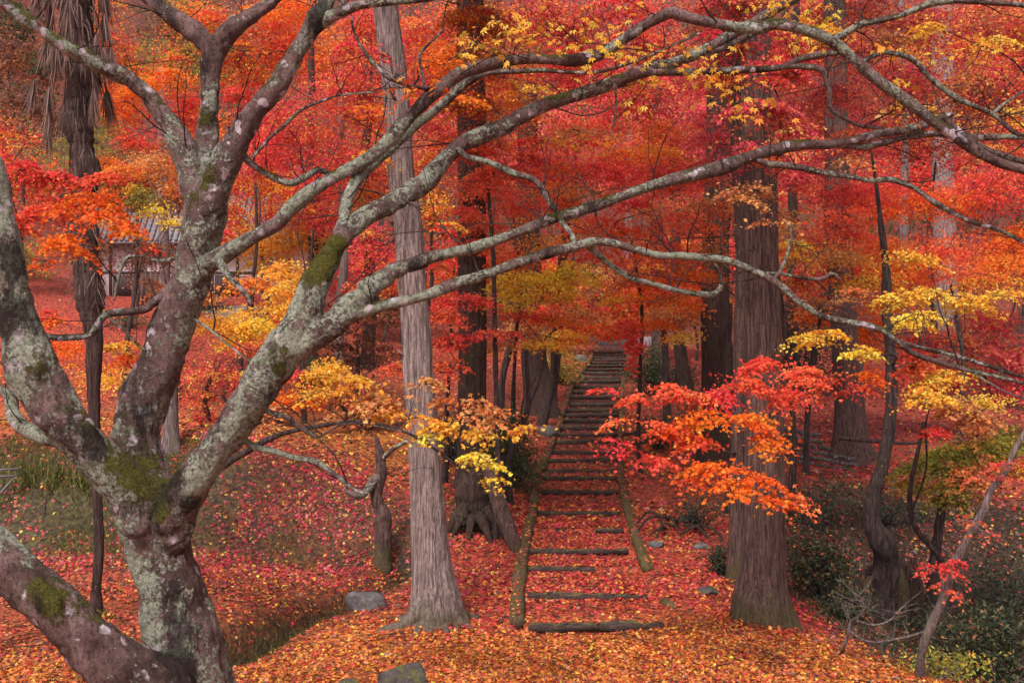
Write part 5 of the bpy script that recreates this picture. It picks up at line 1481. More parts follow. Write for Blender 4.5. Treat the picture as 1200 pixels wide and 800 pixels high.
def maple(label, base, trunk, blobs, seed, cat="tree", group="maples in autumn leaf", mat=None, r0=.065, leafpx=2.85, name="maple_tree", fork=.5, twigs=True, flat=.16, droop=.3, cover=1.45, lod=None, lmat=None):
    """base (px, depth); trunk rows (px, py, depth, width px) or None; blobs (px, py, depth, rx, ry, palette, density)"""
    global rng
    mat = mat or M_TWIG
    rng = np.random.default_rng(seed + 1000)
    rg = random.Random(seed)
    while True:       # no trunk stands on the steps
        b_ = gnd(*base)
        if base[1] < 60 and base[1] > 13 and st_l(b_[1]) - .5 < b_[0] < st_r(b_[1]) + .5: base = (base[0] - 6, base[1])
        else: break
    if leafpx < 3.15: leafpx = leafpx * rng.uniform(.9, 1.35)
    b = gnd(*base)
    t = thing(name, label, cat, b, group)
    C = np.array([P(q[0], q[1], q[2]) for q in blobs])
    if trunk is None:
        tgt = C.mean(0)
        top = np.array([b[0] * .6 + tgt[0] * .4, b[1] * .6 + tgt[1] * .4, max(b[2] + 1.2, b[2] + (tgt[2] - b[2]) * .75)])
        rows = [(b[0], b[1], b[2] - .2, r0 * 1.3)]
        for k in (.3, .6):
            rows.append((*(b * (1 - k) + top * k + [rg.gauss(0, .18), 0, 0]), r0 * (1 - .35 * k)))
        rows.append((*top, r0 * .5))
    else:
        rows = [(b[0], b[1], b[2] - .15, trunk[0][3] * .5 / F * b[1] * 1.35)] + [W(q[0], q[1], q[3], q[2]) for q in trunk]
    tp = spline(rows, .12 if b[1] < 20 else .3)
    V, q, tt = tube(tp, 14 if b[1] < 22 else 9, True, bark_ridge if b[1] < 30 else None)
    part("trunk", V, [q, tt], mat, t)
    br = Bag()
    pos, nrm, pid, siz, cols = [], [], [], [], []
    npad0 = 0
    _tpd = np.linalg.norm(C[:, None] - tp[None, :, :3], axis=2)
    order = np.argsort(_tpd.min(1))
    hubs = []
    for bi in order:
        bl = blobs[bi]
        px, py, d, rx, ry, pal = bl[:6]
        dens = bl[6] if len(bl) > 6 else 1.0
        c = C[bi]
        Rx, Rz = rx / F * d, ry / F * d
        Ry = max(.35, min(Rx, 2.2) * .8)
        # where the branch leaves the trunk
        hfrac = np.clip((c[2] - b[2]) * fork, .3, None)
        k = np.argmin(np.abs(tp[:, 2] - (b[2] + hfrac)) + (0 if trunk is None else 0.0))
        if trunk is not None: k = np.argmin(np.linalg.norm(tp[:, :3] - c, axis=1) + .5 * np.abs(tp[:, 2] - c[2]))
        st_ = tp[k]
        hub = c + np.array([0, 0, -Rz * .3])
        mainr = min(st_[3] * .6, .007 + .008 * math.sqrt(Rx * Rz) + .0035 * np.linalg.norm(hub - st_[:3]))
        start, sr = st_[:3], mainr
        if hubs:
            dh = [np.linalg.norm(h_ - hub) + .25 * l_ for h_, r_, l_ in hubs]
            j_ = int(np.argmin(dh))
            if dh[j_] < np.linalg.norm(st_[:3] - hub):
                start, sr = hubs[j_][0], min(mainr, hubs[j_][1] * .8)
                base_l = hubs[j_][2]
            else: base_l = 0
        else: base_l = 0
        br.tube(arch(start, hub, sr, sr * .5, .08, .07, .2, rg), 6, None, False)
        hubs.append((hub, sr * .75, base_l + np.linalg.norm(hub - start)))
        mainr = sr
        padR = np.clip(min(Rx, 1.1) * .55, .16, .75 if d < 30 else 1.1)
        padpx = padR * F / d
        npad = int(np.clip(1.5 * dens * rx * ry / (padpx ** 2 * .33), 2, 90))
        lsz = max(.052, leafpx * d / F)
        lk = lod if lod is not None else (('tri' if b[1] > 25.5 else 'far') if b[1] > 17.9 else (0 if leafpx < 4 else 1))
        ntot = dens * cover * 3.14 * rx * ry / (lsz * F / d) ** 2 / EFF[lk] * 1.15
        per = int(max(8, ntot / npad))
        u = rng.normal(size=(npad, 3)); u /= np.linalg.norm(u, axis=1)[:, None]
        rad = rng.random(npad) ** .45
        pc = c + u * rad[:, None] * [Rx * .85, Ry, Rz * .85]
        for j in range(npad):
            p = pc[j]
            R = padR * rng.uniform(.7, 1.25)
            out = p - hub; out[2] *= .2
            out = out / (np.linalg.norm(out) + 1e-6)
            br.tube(arch(hub, p, mainr * .35, max(.003, mainr * .12), .05, .06, .35, rg), 4, None, False)
            n = int(per * rng.uniform(.6, 1.4))
            th = rng.uniform(0, 2 * math.pi, n)
            ph = rng.uniform(0, 6.28)
            rr = rng.random(n) ** .6 * R * (1 + .35 * np.sin(5 * th + ph))
            x, y = np.cos(th) * rr, np.sin(th) * rr
            z = -droop * (rr / R) ** 2 * R + rng.normal(0, flat * R * .45, n)
            z += -(x * out[0] + y * out[1]) * .35
            pos.append(p + np.stack([x, y, z], -1))
            nn = rng.normal(0, .55, (n, 3)) + [0, 0, .75]
            nn[:, 0] += x / R * .5; nn[:, 1] += y / R * .5 - .25
            nrm.append(nn)
            lo_ = rng.random(n) < (.45 if d > 17.5 else .10)
            if lo_.any():
                u_ = rng.normal(size=(lo_.sum(), 3)); u_ /= np.linalg.norm(u_, axis=1)[:, None]
                pos[-1][lo_] = c + u_ * (rng.random(lo_.sum()) ** .4)[:, None] * [Rx * 1.1, Ry, Rz * 1.1]
            pid.append(np.full(n, npad0 + j)); siz.append(rng.uniform(.7, 1.25, n) * lsz)
            if twigs and d < 22:
                for q_ in range(5):
                    a = rg.uniform(0, 6.28)
                    e = p + np.array([math.cos(a) * R, math.sin(a) * R, -droop * R * .8 - (math.cos(a) * out[0] + math.sin(a) * out[1]) * .35 * R])
                    br.tube(arch(p, e, .0045, .0018, .05, .05, .3, rg), 3, None, False)
        m = sum(len(x_) for x_ in pid[-npad:])
        ids = np.concatenate(pid[-npad:]) - npad0
        cols.append(tint_leaves(pal, ids))
        npad0 += npad
    pos = np.vstack(pos); nrm = np.vstack(nrm); siz = np.concatenate(siz); cols = np.vstack(cols)
    pxs = np.median(siz) * F / np.median(pos[:, 1])
    ld = lk
    up = rng.normal(size=(len(pos), 3)) * .7 + [0, 0, -.7]
    V, T_, C_ = leaf_cloud(pos, nrm, siz, cols, ld, up=up)
    LEAFCOUNT[0] += len(T_)
    part("crown", V, T_, lmat or M_LEAF, t, C_, False)
    br.build("branches", mat, t, kind="stuff")
    return t

# --- near sprays
maple("crooked maple in the gully whose red and orange spray hangs before the massive cedar", (1040, 17.3),
    [(1040, 665, 17.2, 30), (1034, 635, 17, 27), (1022, 612, 17, 22), (1024, 580, 17, 17), (1034, 545, 17, 14), (1042, 500, 17, 14), (1045, 460, 17, 14), (1044, 420, 17, 13), (1040, 370, 17, 12), (1038, 310, 17, 9), (1032, 260, 17, 6), (1026, 210, 17, 4), (1018, 160, 17, 1.5)],
    [(990, 452, 13.5, 34, 12, 'redor', 1), (1010, 438, 13.6, 34, 10, 'orange', .8), (945, 438, 12.4, 44, 15, 'redor', 1.1), (905, 430, 11.6, 48, 14, 'redor', 1.1), (868, 448, 11.3, 46, 13, 'redor', 1.1), (925, 462, 11.6, 44, 12, 'redor', 1), (835, 466, 11.2, 48, 10, 'red', 1.1), (785, 460, 11, 56, 11, 'redor', 1.2), (745, 470, 11, 34, 8, 'redor', 1), (708, 458, 11, 30, 4, 'red', .9),
     (830, 488, 11, 52, 11, 'orange', 1), (885, 492, 10.6, 46, 12, 'orange', 1.1), (908, 518, 10.6, 36, 14, 'orange', .9), (775, 508, 11, 52, 11, 'redor', 1), (815, 522, 11, 46, 9, 'redor', .9), (712, 522, 11, 44, 8, 'red', .45), (760, 538, 11, 40, 9, 'redor', .7), (748, 495, 11, 38, 9, 'redor', .7),
     (838, 548, 10.4, 50, 10, 'orange', 1.2), (878, 566, 10.2, 48, 12, 'orange', 1.2), (905, 584, 10.2, 36, 9, 'orange', 1.2), (932, 588, 10.2, 24, 6, 'redor', 1), (800, 562, 10.6, 34, 7, 'redor', .6)], 1, mat=M_TWIG, leafpx=3.3, lod=0, flat=.09)
maple("small maple with golden yellow sprays reaching right from behind the big trunk", (212, 9.6),
    [(214, 800, 9.5, 16), (212, 720, 9.5, 14), (214, 650, 9.5, 13), (222, 590, 9.5, 11), (245, 558, 9.5, 9), (290, 528, 9.5, 8), (330, 508, 9.5, 6), (369, 500, 9.5, 5), (400, 495, 9.5, 4.5), (431, 494, 9.5, 4), (480, 508, 9.4, 3.5), (515, 530, 9.4, 3), (550, 556, 9.4, 2)],
    [(370, 440, 9.7, 30, 12, 'gold', .9), (412, 450, 9.7, 40, 10, 'gold', 1), (360, 462, 9.8, 26, 8, 'gold', .7), (450, 468, 9.6, 46, 14, 'tan', .8), (478, 488, 9.6, 48, 13, 'gold', .8), (488, 450, 9.7, 40, 10, 'tan', .7), (425, 478, 9.7, 50, 12, 'tan', .5), (545, 475, 9.6, 44, 16, 'tan', .8), (520, 500, 9.5, 44, 10, 'gold', .8),
     (590, 490, 9.8, 40, 12, 'tan', .8), (622, 504, 10, 28, 9, 'gold', .6), (555, 505, 9.6, 44, 10, 'gold', .7), (560, 538, 9.4, 36, 16, 'yellow', .6), (578, 565, 9.4, 18, 22, 'yellow', .4), (500, 512, 9.5, 26, 5, 'yellow', .8), (400, 492, 9.8, 40, 14, 'tan', .3), (330, 480, 9.9, 26, 8, 'tan', .4)], 2, leafpx=3.7, lod=0, flat=.1)
maple("orange and scarlet maple behind the left limb, its sprays hanging round the palm", (-70, 11.5), 
    [(-70, 640, 11.5, 24), (-62, 500, 11.5, 20), (-45, 380, 11.5, 17), (-20, 300, 11.5, 13), (10, 240, 11.5, 9)],
    [(22, 195, 11.5, 30, 14, 'red', 1), (60, 205, 11.5, 38, 18, 'red', 1.1), (50, 245, 11.5, 42, 22, 'redor', 1), (130, 212, 11, 44, 9, 'redor', .9), (100, 240, 11, 42, 18, 'orange', 1.1), (128, 262, 10.8, 44, 13, 'orange', 1), (75, 285, 11, 46, 16, 'orange', 1.1), (150, 275, 10.8, 26, 8, 'orange', .8),
     (175, 288, 10.8, 20, 6, 'redor', .6), (50, 310, 11, 22, 10, 'orange', .5), (20, 260, 11.5, 20, 26, 'redor', .8)], 3, leafpx=3.2, lod=0)
maple("low orange maple sprays beside the palm stem, behind the fork of the big maple", (203, 15.5), None,
    [(80, 378, 15, 34, 9, 'orange', 1), (50, 368, 15, 22, 8, 'redor', .8), (135, 405, 15, 32, 10, 'gold', .9), (150, 422, 15, 26, 9, 'orange', .9), (88, 428, 15, 18, 6, 'orange', .5)], 4, r0=.05, leafpx=3.6)
maple("scarlet young maple in front of the meadow, between two limbs of the big maple", (250, 20), None,
    [(245, 435, 20, 38, 16, 'crimson', 1), (275, 450, 20, 26, 14, 'red', .8), (230, 465, 20, 24, 12, 'crimson', .8), (250, 495, 20, 32, 16, 'red', .8), (290, 410, 21, 18, 12, 'crimson', .8), (330, 398, 21, 22, 12, 'crimson', .6)], 5, r0=.05, leafpx=3.0)
maple("yellow maple low behind the big fork, above the scarlet young maple", (262, 26), None,
    [(262, 378, 26, 42, 14, 'gold', 1.3), (300, 385, 26, 34, 14, 'yellow', 1.2), (335, 350, 26, 26, 22, 'gold', 1.3), (290, 405, 26, 40, 12, 'gold', 1.2), (385, 435, 25, 26, 16, 'gold', 1.3), (360, 470, 25, 30, 14, 'orange', .6), (278, 440, 25, 14, 6, 'yellow', 1.2)], 6, r0=.07)
maple("yellow maple growing against the tiled roof of the house", (280, 34), None,
    [(300, 285, 34, 44, 22, 'gold', 1.3), (270, 255, 34, 26, 24, 'yelred', 1.2), (350, 280, 34, 34, 24, 'gold', 1.3), (330, 250, 34, 40, 20, 'yelred', 1.3), (385, 255, 33, 30, 26, 'crimson', 1.2), (310, 310, 34, 40, 12, 'yellow', .5)], 7, r0=.1)
maple("small clear yellow maple left of the big maple's middle limb", (175, 24), None,
    [(150, 200, 24, 34, 12, 'mixed', 1), (128, 232, 24, 26, 12, 'orange', .9), (140, 262, 24, 30, 10, 'tan', .7), (188, 292, 24, 32, 12, 'brown', .6), (120, 290, 24, 20, 10, 'brown', .5), (198, 222, 24, 22, 12, 'mixed', .9), (165, 232, 24, 22, 18, 'olive', .9), (182, 245, 24, 26, 11, 'yellow', .8), (200, 262, 24, 18, 11, 'yellow', .8), (158, 222, 24, 14, 8, 'yellow', .6)], 8, r0=.05)
maple("orange maple behind the palm trunk, upper left", (150, 27), None,
    [(140, 120, 27, 34, 34, 'orange', 1), (190, 95, 27, 44, 18, 'orange', 1), (160, 165, 27, 30, 16, 'redor', .8), (215, 120, 28, 26, 14, 'redor', .8), (215, 145, 28, 28, 20, 'crimson', .9), (120, 190, 27, 22, 12, 'orange', .7), (210, 60, 28, 30, 18, 'mixed', .6)], 9)
maple("crimson maple between the middle and right limbs of the big maple", (360, 25), None,
    [(350, 130, 25, 55, 40, 'crimson', 1), (385, 180, 25, 50, 34, 'crimson', 1), (320, 175, 25, 34, 30, 'red', .9), (420, 110, 25, 40, 50, 'crimson', 1), (370, 215, 25, 40, 20, 'red', .8), (430, 190, 25, 36, 30, 'crimson', .8), (300, 200, 25, 30, 16, 'magenta', .8), (440, 290, 24, 24, 34, 'crimson', .8)], 10)
maple("orange red maple at the top, over the fork of the big maple's limbs", (300, 30), None,
    [(280, 60, 30, 44, 40, 'mixed', 1), (325, 50, 30, 36, 34, 'redor', 1), (240, 20, 30, 46, 24, 'mixed', .9), (330, 15, 30, 50, 20, 'orange', .9), (400, 60, 30, 34, 30, 'mixed', .9), (190, 30, 31, 40, 24, 'brown', .7), (280, 110, 30, 30, 20, 'red', .9)], 11)
maple("crimson and orange maple above the pale leaning cedar", (505, 27), None,
    [(500, 40, 27, 46, 36, 'crimson', 1), (520, 68, 26, 40, 20, 'orange', 1), (430, 30, 27, 36, 30, 'crimson', .9), (505, 130, 27, 36, 26, 'crimson', .9), (520, 175, 27, 34, 22, 'mixed', .9), (560, 30, 27, 36, 30, 'mixed', .8), (430, 225, 26, 28, 26, 'yelred', .8), (510, 245, 26, 24, 24, 'yelred', .8), (525, 290, 26, 20, 20, 'crimson', .6)], 12)
maple("brown orange half bare maple over the middle of the picture", (585, 24), None,
    [(600, 115, 23, 50, 28, 'mixed', .8), (640, 160, 23, 60, 26, 'mixed', .8), (570, 140, 23, 34, 22, 'tan', .6), (690, 165, 23, 40, 22, 'mixed', .6), (610, 60, 23, 44, 24, 'tan', .5)], 13, r0=.1)
maple("broad scarlet maple over the steps, its tiers of leaves low over the path", (645, 29),
    [(648, 440, 29, 10), (650, 380, 28, 9), (660, 300, 26, 11), (670, 220, 25, 9)],
    [(570, 222, 19, 50, 20, 'redor', 1), (620, 240, 20, 56, 20, 'redor', 1), (690, 200, 21, 66, 20, 'red', 1), (740, 180, 21, 56, 20, 'orange', 1), (790, 210, 21, 50, 20, 'redor', .9), (640, 200, 21, 50, 18, 'red', 1), (570, 265, 19, 40, 12, 'redor', .8),
     (650, 225, 20, 40, 12, 'orange', .8), (740, 240, 22, 46, 14, 'red', .9), (700, 265, 22, 50, 12, 'redor', .8), (560, 290, 19, 34, 10, 'redor', .8)], 14, leafpx=2.9)
maple("scarlet maple with low tiers between the pale leaning cedar and the dark cedar", (520, 19.8), None,
    [(545, 350, 17, 42, 14, 'red', 1), (520, 372, 17, 28, 14, 'redor', 1), (560, 392, 17, 38, 12, 'red', 1), (528, 400, 17, 26, 12, 'redor', 1), (460, 432, 17, 18, 11, 'redor', 1), (526, 432, 17, 24, 18, 'redor', .9), (592, 388, 17, 20, 8, 'red', .8), (520, 310, 17, 22, 12, 'redor', .7), (600, 300, 18, 36, 12, 'redor', .8)], 15, r0=.06, leafpx=3.4)
maple("bright yellow maple hanging over the left side of the upper steps", (604, 20), None,
    [(625, 330, 18.9, 46, 13, 'yellow', 1.6), (665, 318, 18.9, 26, 12, 'yellow', 1.4), (600, 352, 18.9, 32, 14, 'yellow', 1.6), (650, 345, 18.9, 40, 10, 'gold', 1.3), (690, 325, 18.9, 22, 16, 'yellow', .7), (598, 325, 18.9, 26, 10, 'gold', .8), (640, 404, 18.9, 38, 6, 'gold', 1.4), (675, 370, 23, 36, 12, 'tan', 1.3)], 16, r0=.07, leafpx=3.2)
maple("orange brown maple over the top of the steps", (782, 30),
    [(780, 420, 30, 8), (778, 390, 30, 7), (770, 365, 29, 6), (755, 345, 28, 5)],
    [(640, 368, 25, 40, 14, 'redor', 1.3), (690, 385, 25, 44, 11, 'orange', 1.5), (740, 360, 25, 44, 14, 'mixed', 1.3), (785, 372, 24, 34, 14, 'tan', 1.5), (770, 335, 25, 46, 13, 'redor', 1.5), (700, 350, 26, 34, 10, 'brown', .5), (812, 358, 24, 22, 13, 'redor', 1.5), (620, 385, 24, 34, 12, 'tan', 1.3), (740, 310, 26, 40, 12, 'mixed', .7), (660, 395, 24, 34, 8, 'gold', 1.3), (700, 372, 25, 44, 10, 'tan', 1.2), (735, 385, 22, 18, 14, 'red', 1.5), (742, 405, 22, 11, 14, 'red', 1.5), (741, 425, 22, 6, 12, 'red', 1.3), (715, 392, 22, 18, 8, 'redor', 1.3)], 17, r0=.08, leafpx=3.0)
maple("deep crimson maple along the top edge, middle of the picture", (690, 33), None,
    [(640, 20, 33, 60, 30, 'darkred', 1), (710, 15, 33, 70, 26, 'crimson', 1), (760, 50, 32, 46, 24, 'crimson', 1), (820, 8, 33, 50, 16, 'crimson', .8), (680, 70, 33, 50, 26, 'crimson', .9), (740, 110, 32, 60, 34, 'crimson', 1), (800, 120, 32, 50, 30, 'magenta', .9), (700, 145, 32, 50, 24, 'red', .9), (600, 30, 33, 46, 24, 'mixed', .8)], 18)
maple("pinkish crimson maple above the great branch, right of the middle", (850, 29), None,
    [(820, 145, 28, 56, 30, 'magenta', 1.1), (870, 175, 28, 60, 30, 'magenta', 1.1), (930, 130, 28, 60, 30, 'magenta', 1), (780, 165, 28, 40, 26, 'crimson', 1), (990, 140, 28, 50, 30, 'magenta', 1), (860, 110, 29, 60, 24, 'crimson', 1), (900, 60, 29, 60, 22, 'red', .8), (940, 205, 28, 50, 22, 'magenta', .9), (820, 200, 28, 44, 18, 'magenta', .8), (770, 240, 27, 50, 18, 'magenta', .7)], 19)
maple("dark crimson maple filling the upper right corner", (1085, 31), None,
    [(1000, 20, 31, 60, 26, 'darkred', 1), (1080, 40, 31, 70, 34, 'darkred', 1), (1160, 30, 31, 70, 34, 'darkred', 1), (1040, 100, 30, 60, 34, 'magenta', 1), (1120, 110, 30, 70, 34, 'darkred', 1), (1190, 110, 30, 50, 40, 'darkred', 1), (1060, 160, 30, 60, 26, 'darkred', 1), (1150, 170, 30, 70, 28, 'crimson', .9), (1130, 60, 29, 50, 16, 'mixed', .4), (1060, 60, 29, 40, 14, 'gold', .25), (1150, 145, 29, 50, 14, 'gold', .25), (1230, 60, 31, 50, 50, 'darkred', 1)], 20)
maple("orange red maple on the right, behind the branch that bends down to the edge", (1120, 24), None,
    [(1080, 240, 24, 70, 24, 'orange', 1), (1150, 230, 24, 66, 26, 'red', 1), (1190, 290, 24, 50, 30, 'orange', 1), (1110, 290, 24, 66, 22, 'redor', 1), (1040, 225, 24, 56, 20, 'red', .9), (1000, 250, 24, 50, 20, 'redor', .9), (1180, 200, 24, 40, 16, 'crimson', .9), (1060, 320, 24, 50, 14, 'orange', .8), (1160, 330, 24, 50, 14, 'gold', .9), (960, 280, 24, 40, 18, 'magenta', .8), (1230, 240, 24, 40, 40, 'red', .9)], 21)
maple("tan and gold maple round the top of the massive cedar", (850, 19.5), None,
    [(850, 240, 18, 46, 18, 'tan', .7), (800, 250, 18, 44, 14, 'redor', .7), (905, 262, 18, 44, 18, 'tan', .7), (930, 292, 17, 44, 13, 'gold', .6), (830, 275, 18, 40, 12, 'mixed', .6), (980, 300, 18, 40, 12, 'tan', .7), (770, 290, 18, 36, 10, 'redor', .6), (880, 215, 18, 36, 14, 'tan', .5)], 22, r0=.07, leafpx=3.2)
maple("rose crimson maple whose crown hides the top of the massive cedar", (896, 14.7),
    [(893, 640, 14.5, 10), (893, 560, 14.4, 9), (892, 480, 14.4, 9), (890, 380, 14.3, 8), (892, 280, 14.2, 7), (912, 190, 13.5, 5), (915, 120, 12.7, 4)],
    [(880, 180, 12, 54, 20, 'magenta', 1), (890, 130, 12, 56, 22, 'magenta', 1), (900, 80, 12, 54, 20, 'crimson', 1), (870, 40, 12, 60, 18, 'crimson', 1), (880, 0, 12, 60, 20, 'darkred', 1), (875, 225, 12, 44, 13, 'tan', .9), (940, 160, 12, 40, 16, 'magenta', .8), (900, 262, 12, 36, 7, 'tan', .6)], 41, r0=.06, leafpx=3.4)
maple("scarlet maple in front of the upper part of the dark cedar", (585, 17.4),
    [(584, 560, 17.4, 7), (582, 480, 17.3, 6), (580, 400, 17.2, 6), (578, 300, 17, 5), (570, 200, 17, 4)],
    [(560, 165, 16.6, 44, 18, 'redor', 1.8), (548, 120, 16.6, 40, 20, 'mixed', 1.8), (560, 70, 16.6, 44, 22, 'mixed', 1.8), (555, 20, 16.6, 44, 22, 'mixed', 1.8), (590, 205, 16.6, 40, 14, 'redor', 1.8), (548, 250, 16.6, 34, 10, 'redor', 1.5), (620, 180, 16.6, 34, 14, 'red', .8)], 42, r0=.05)
maple("crimson maple in front of the tops of the mossy and brown trunks", (925, 20),
    [(930, 520, 20, 7), (925, 440, 20, 6), (915, 350, 20, 6), (905, 280, 20, 5)],
    [(840, 90, 20, 50, 24, 'crimson', 1), (845, 150, 20, 50, 22, 'magenta', 1), (835, 200, 20, 44, 18, 'magenta', 1), (835, 245, 20, 40, 12, 'redor', .9), (980, 110, 20, 50, 26, 'darkred', 1), (985, 170, 20, 50, 22, 'crimson', 1), (990, 225, 20, 50, 18, 'red', 1), (985, 275, 20, 40, 14, 'redor', .9), (980, 50, 20, 50, 26, 'darkred', 1), (770, 200, 20, 40, 18, 'red', 1), (835, 290, 20, 34, 10, 'tan', .7), (985, 330, 20, 26, 9, 'orange', .6), (840, 30, 20, 50, 24, 'darkred', 1)], 43, r0=.05)
maple("golden maple right of the massive cedar, its sprays in front of the brown cedar", (1085, 15), None,
    [(1060, 300, 13, 40, 8, 'gold', 1.3), (1080, 345, 13, 46, 11, 'gold', 1.5), (1130, 352, 13, 44, 8, 'gold', 1.3), (1180, 345, 13, 40, 7, 'gold', 1.3), (1075, 375, 12.5, 30, 14, 'yellow', 1.5), (1050, 350, 13, 26, 12, 'gold', 1.3), (960, 395, 13, 34, 12, 'gold', 1.5), (1010, 415, 12.5, 24, 10, 'yellow', 1.4), (1105, 440, 13, 40, 14, 'gold', 1.2), (1085, 465, 12.5, 34, 16, 'gold', 1.4), (1120, 480, 12.5, 36, 13, 'tan', 1.4), (1150, 490, 12.5, 34, 9, 'tan', 1.3), (1000, 345, 14, 34, 10, 'tan', .6), (1095, 508, 12.5, 20, 9, 'red', 1.4), (1070, 425, 13, 24, 20, 'redor', 1.2)], 23, r0=.05, leafpx=3.5, lod=0)
maple("orange maple glowing behind the golden sprays on the right", (1010, 27), None,
    [(960, 370, 26, 34, 22, 'orange', .8), (1025, 390, 26, 36, 40, 'orange', .8), (1060, 330, 26, 40, 16, 'orange', .9), (1010, 320, 26, 40, 20, 'redor', .8), (940, 335, 26, 34, 22, 'mixed', .6), (1010, 440, 26, 30, 16, 'redor', .7), (960, 315, 26, 30, 16, 'magenta', .8), (1010, 290, 26, 36, 14, 'magenta', .8)], 24)
maple("dusky crimson maple at the right edge, above the olive one", (1150, 27), None,
    [(1130, 400, 26, 56, 26, 'magenta', 1), (1180, 420, 26, 50, 30, 'magenta', 1), (1110, 440, 26, 40, 20, 'crimson', .9), (1160, 375, 26, 40, 12, 'crimson', .9), (1180, 455, 26, 40, 12, 'magenta', .8), (1080, 400, 26, 26, 20, 'crimson', .8), (1240, 400, 26, 40, 40, 'magenta', .8)], 25)
maple("olive green maple with a thin trunk over the gully, lower right", (1088, 15.5),
    [(1092, 700, 15.3, 15), (1096, 650, 15.2, 13), (1102, 605, 15.2, 10), (1108, 570, 15.2, 7)],
    [(1085, 545, 15, 46, 13, 'olive', 1.6), (1120, 528, 15, 50, 14, 'olive', 1.6), (1160, 520, 15, 50, 14, 'olive', 1.6), (1110, 560, 14.8, 50, 14, 'olive', 1.4), (1150, 550, 14.6, 50, 12, 'tan', 1.0), (1180, 545, 14.6, 44, 12, 'mixed', 1), (1070, 570, 15, 30, 9, 'olive', 1.2), (1195, 510, 15, 30, 18, 'olive', 1.4), (1120, 585, 15, 34, 10, 'olive', .9), (1135, 500, 15, 34, 8, 'tan', .8)], 26, leafpx=3.2)
maple("leaning grey maple sapling with a few red sprays, lower right corner", (1077, 11.9),
    [(1080, 765, 11.6, 10), (1090, 735, 11.5, 11), (1104, 705, 11.4, 10), (1114, 670, 11.3, 11), (1130, 640, 11.2, 10), (1140, 620, 11.1, 10), (1154, 595, 11, 8), (1160, 575, 11, 8), (1176, 558, 11, 7), (1190, 525, 11, 6), (1205, 500, 11, 5)],
    [(1095, 668, 11.3, 24, 8, 'red', .8), (1120, 660, 11.2, 22, 8, 'red', .8), (1105, 688, 11.3, 12, 9, 'red', .7), (1130, 610, 11, 16, 6, 'redor', .6), (1165, 560, 10.8, 26, 6, 'red', .6), (1185, 548, 10.8, 24, 6, 'red', .7), (1160, 622, 11, 12, 5, 'red', .4)], 27, mat=M_GREYBARK, leafpx=4.2, lod=1)
maple("thorny maroon thicket of a half bare maple left of the pale leaning cedar", (415, 30), None,
    [(420, 370, 30, 50, 30, 'brown', .55), (390, 400, 30, 40, 26, 'brown', .5), (440, 420, 30, 40, 30, 'brown', .5), (450, 330, 29, 20, 12, 'crimson', .8), (415, 345, 29, 16, 20, 'crimson', .6)], 28, r0=.09)
maple("grey brown bare shrubby maple in the upper left corner", (20, 26), None,
    [(20, 60, 26, 44, 44, 'brown', .5), (50, 130, 26, 50, 36, 'brown', .5), (20, 120, 26, 34, 34, 'brown', .4), (20, 25, 26, 30, 24, 'green', .6), (50, 75, 25, 24, 20, 'green', .3), (30, 165, 25, 34, 8, 'mixed', .3), (90, 190, 25, 30, 14, 'olive', .4)], 29, r0=.09)
maple("gold and brown half bare maple in front of the board fence", (150, 36), None,
    [(130, 255, 37, 36, 20, 'brown', .5), (215, 235, 37, 30, 20, 'tan', .5), (250, 215, 37, 40, 14, 'mixed', .6), (320, 215, 37, 44, 16, 'crimson', .7), (165, 180, 36, 44, 20, 'brown', .9), (210, 200, 36, 36, 22, 'mixed', .9), (150, 205, 36, 40, 16, 'green', .8), (175, 330, 36, 40, 12, 'brown', .3), (160, 300, 35, 30, 16, 'brown', .25), (225, 175, 36, 26, 16, 'gold', .4)], 30)

maple("orange gold maple hiding the trunks right of the upper steps", (860, 24.5), 
    [(858, 480, 24.5, 7), (850, 420, 24.3, 6), (838, 360, 24, 5), (810, 320, 23.5, 4)],
    [(770, 300, 22, 50, 15, 'redor', 1.2), (805, 325, 22, 44, 13, 'orange', 1.2), (742, 328, 22, 44, 13, 'mixed', 1.1), (700, 298, 22, 46, 13, 'redor', 1.1), (775, 350, 22, 44, 12, 'orange', 1.2), (820, 300, 22, 40, 13, 'tan', 1), (730, 275, 22, 46, 13, 'orange', 1), (800, 270, 22, 46, 13, 'redor', 1.1), (765, 380, 22, 34, 9, 'orange', 1), (800, 395, 22, 28, 9, 'gold', .8), (720, 350, 22, 34, 9, 'gold', .9)], 71)
maple("orange and gold maple between the massive cedar and the right edge", (945, 21.5), 
    [(945, 520, 21.5, 7), (950, 440, 21.3, 6), (960, 380, 21, 5), (980, 330, 21, 4)],
    [(940, 290, 20, 44, 14, 'orange', 1.1), (985, 305, 20, 44, 12, 'gold', 1), (1030, 290, 20, 46, 13, 'orange', 1.1), (940, 330, 20, 30, 12, 'mixed', 1), (1020, 330, 20, 44, 12, 'gold', 1.1), (1075, 310, 20, 44, 11, 'orange', 1), (1130, 320, 20, 50, 11, 'redor', 1), (1180, 310, 20, 44, 12, 'orange', 1), (955, 360, 20, 30, 10, 'tan', .9), (1040, 360, 20, 40, 10, 'orange', 1), (1150, 470, 19, 40, 9, 'gold', .8), (1050, 440, 19, 34, 10, 'redor', .9)], 72)
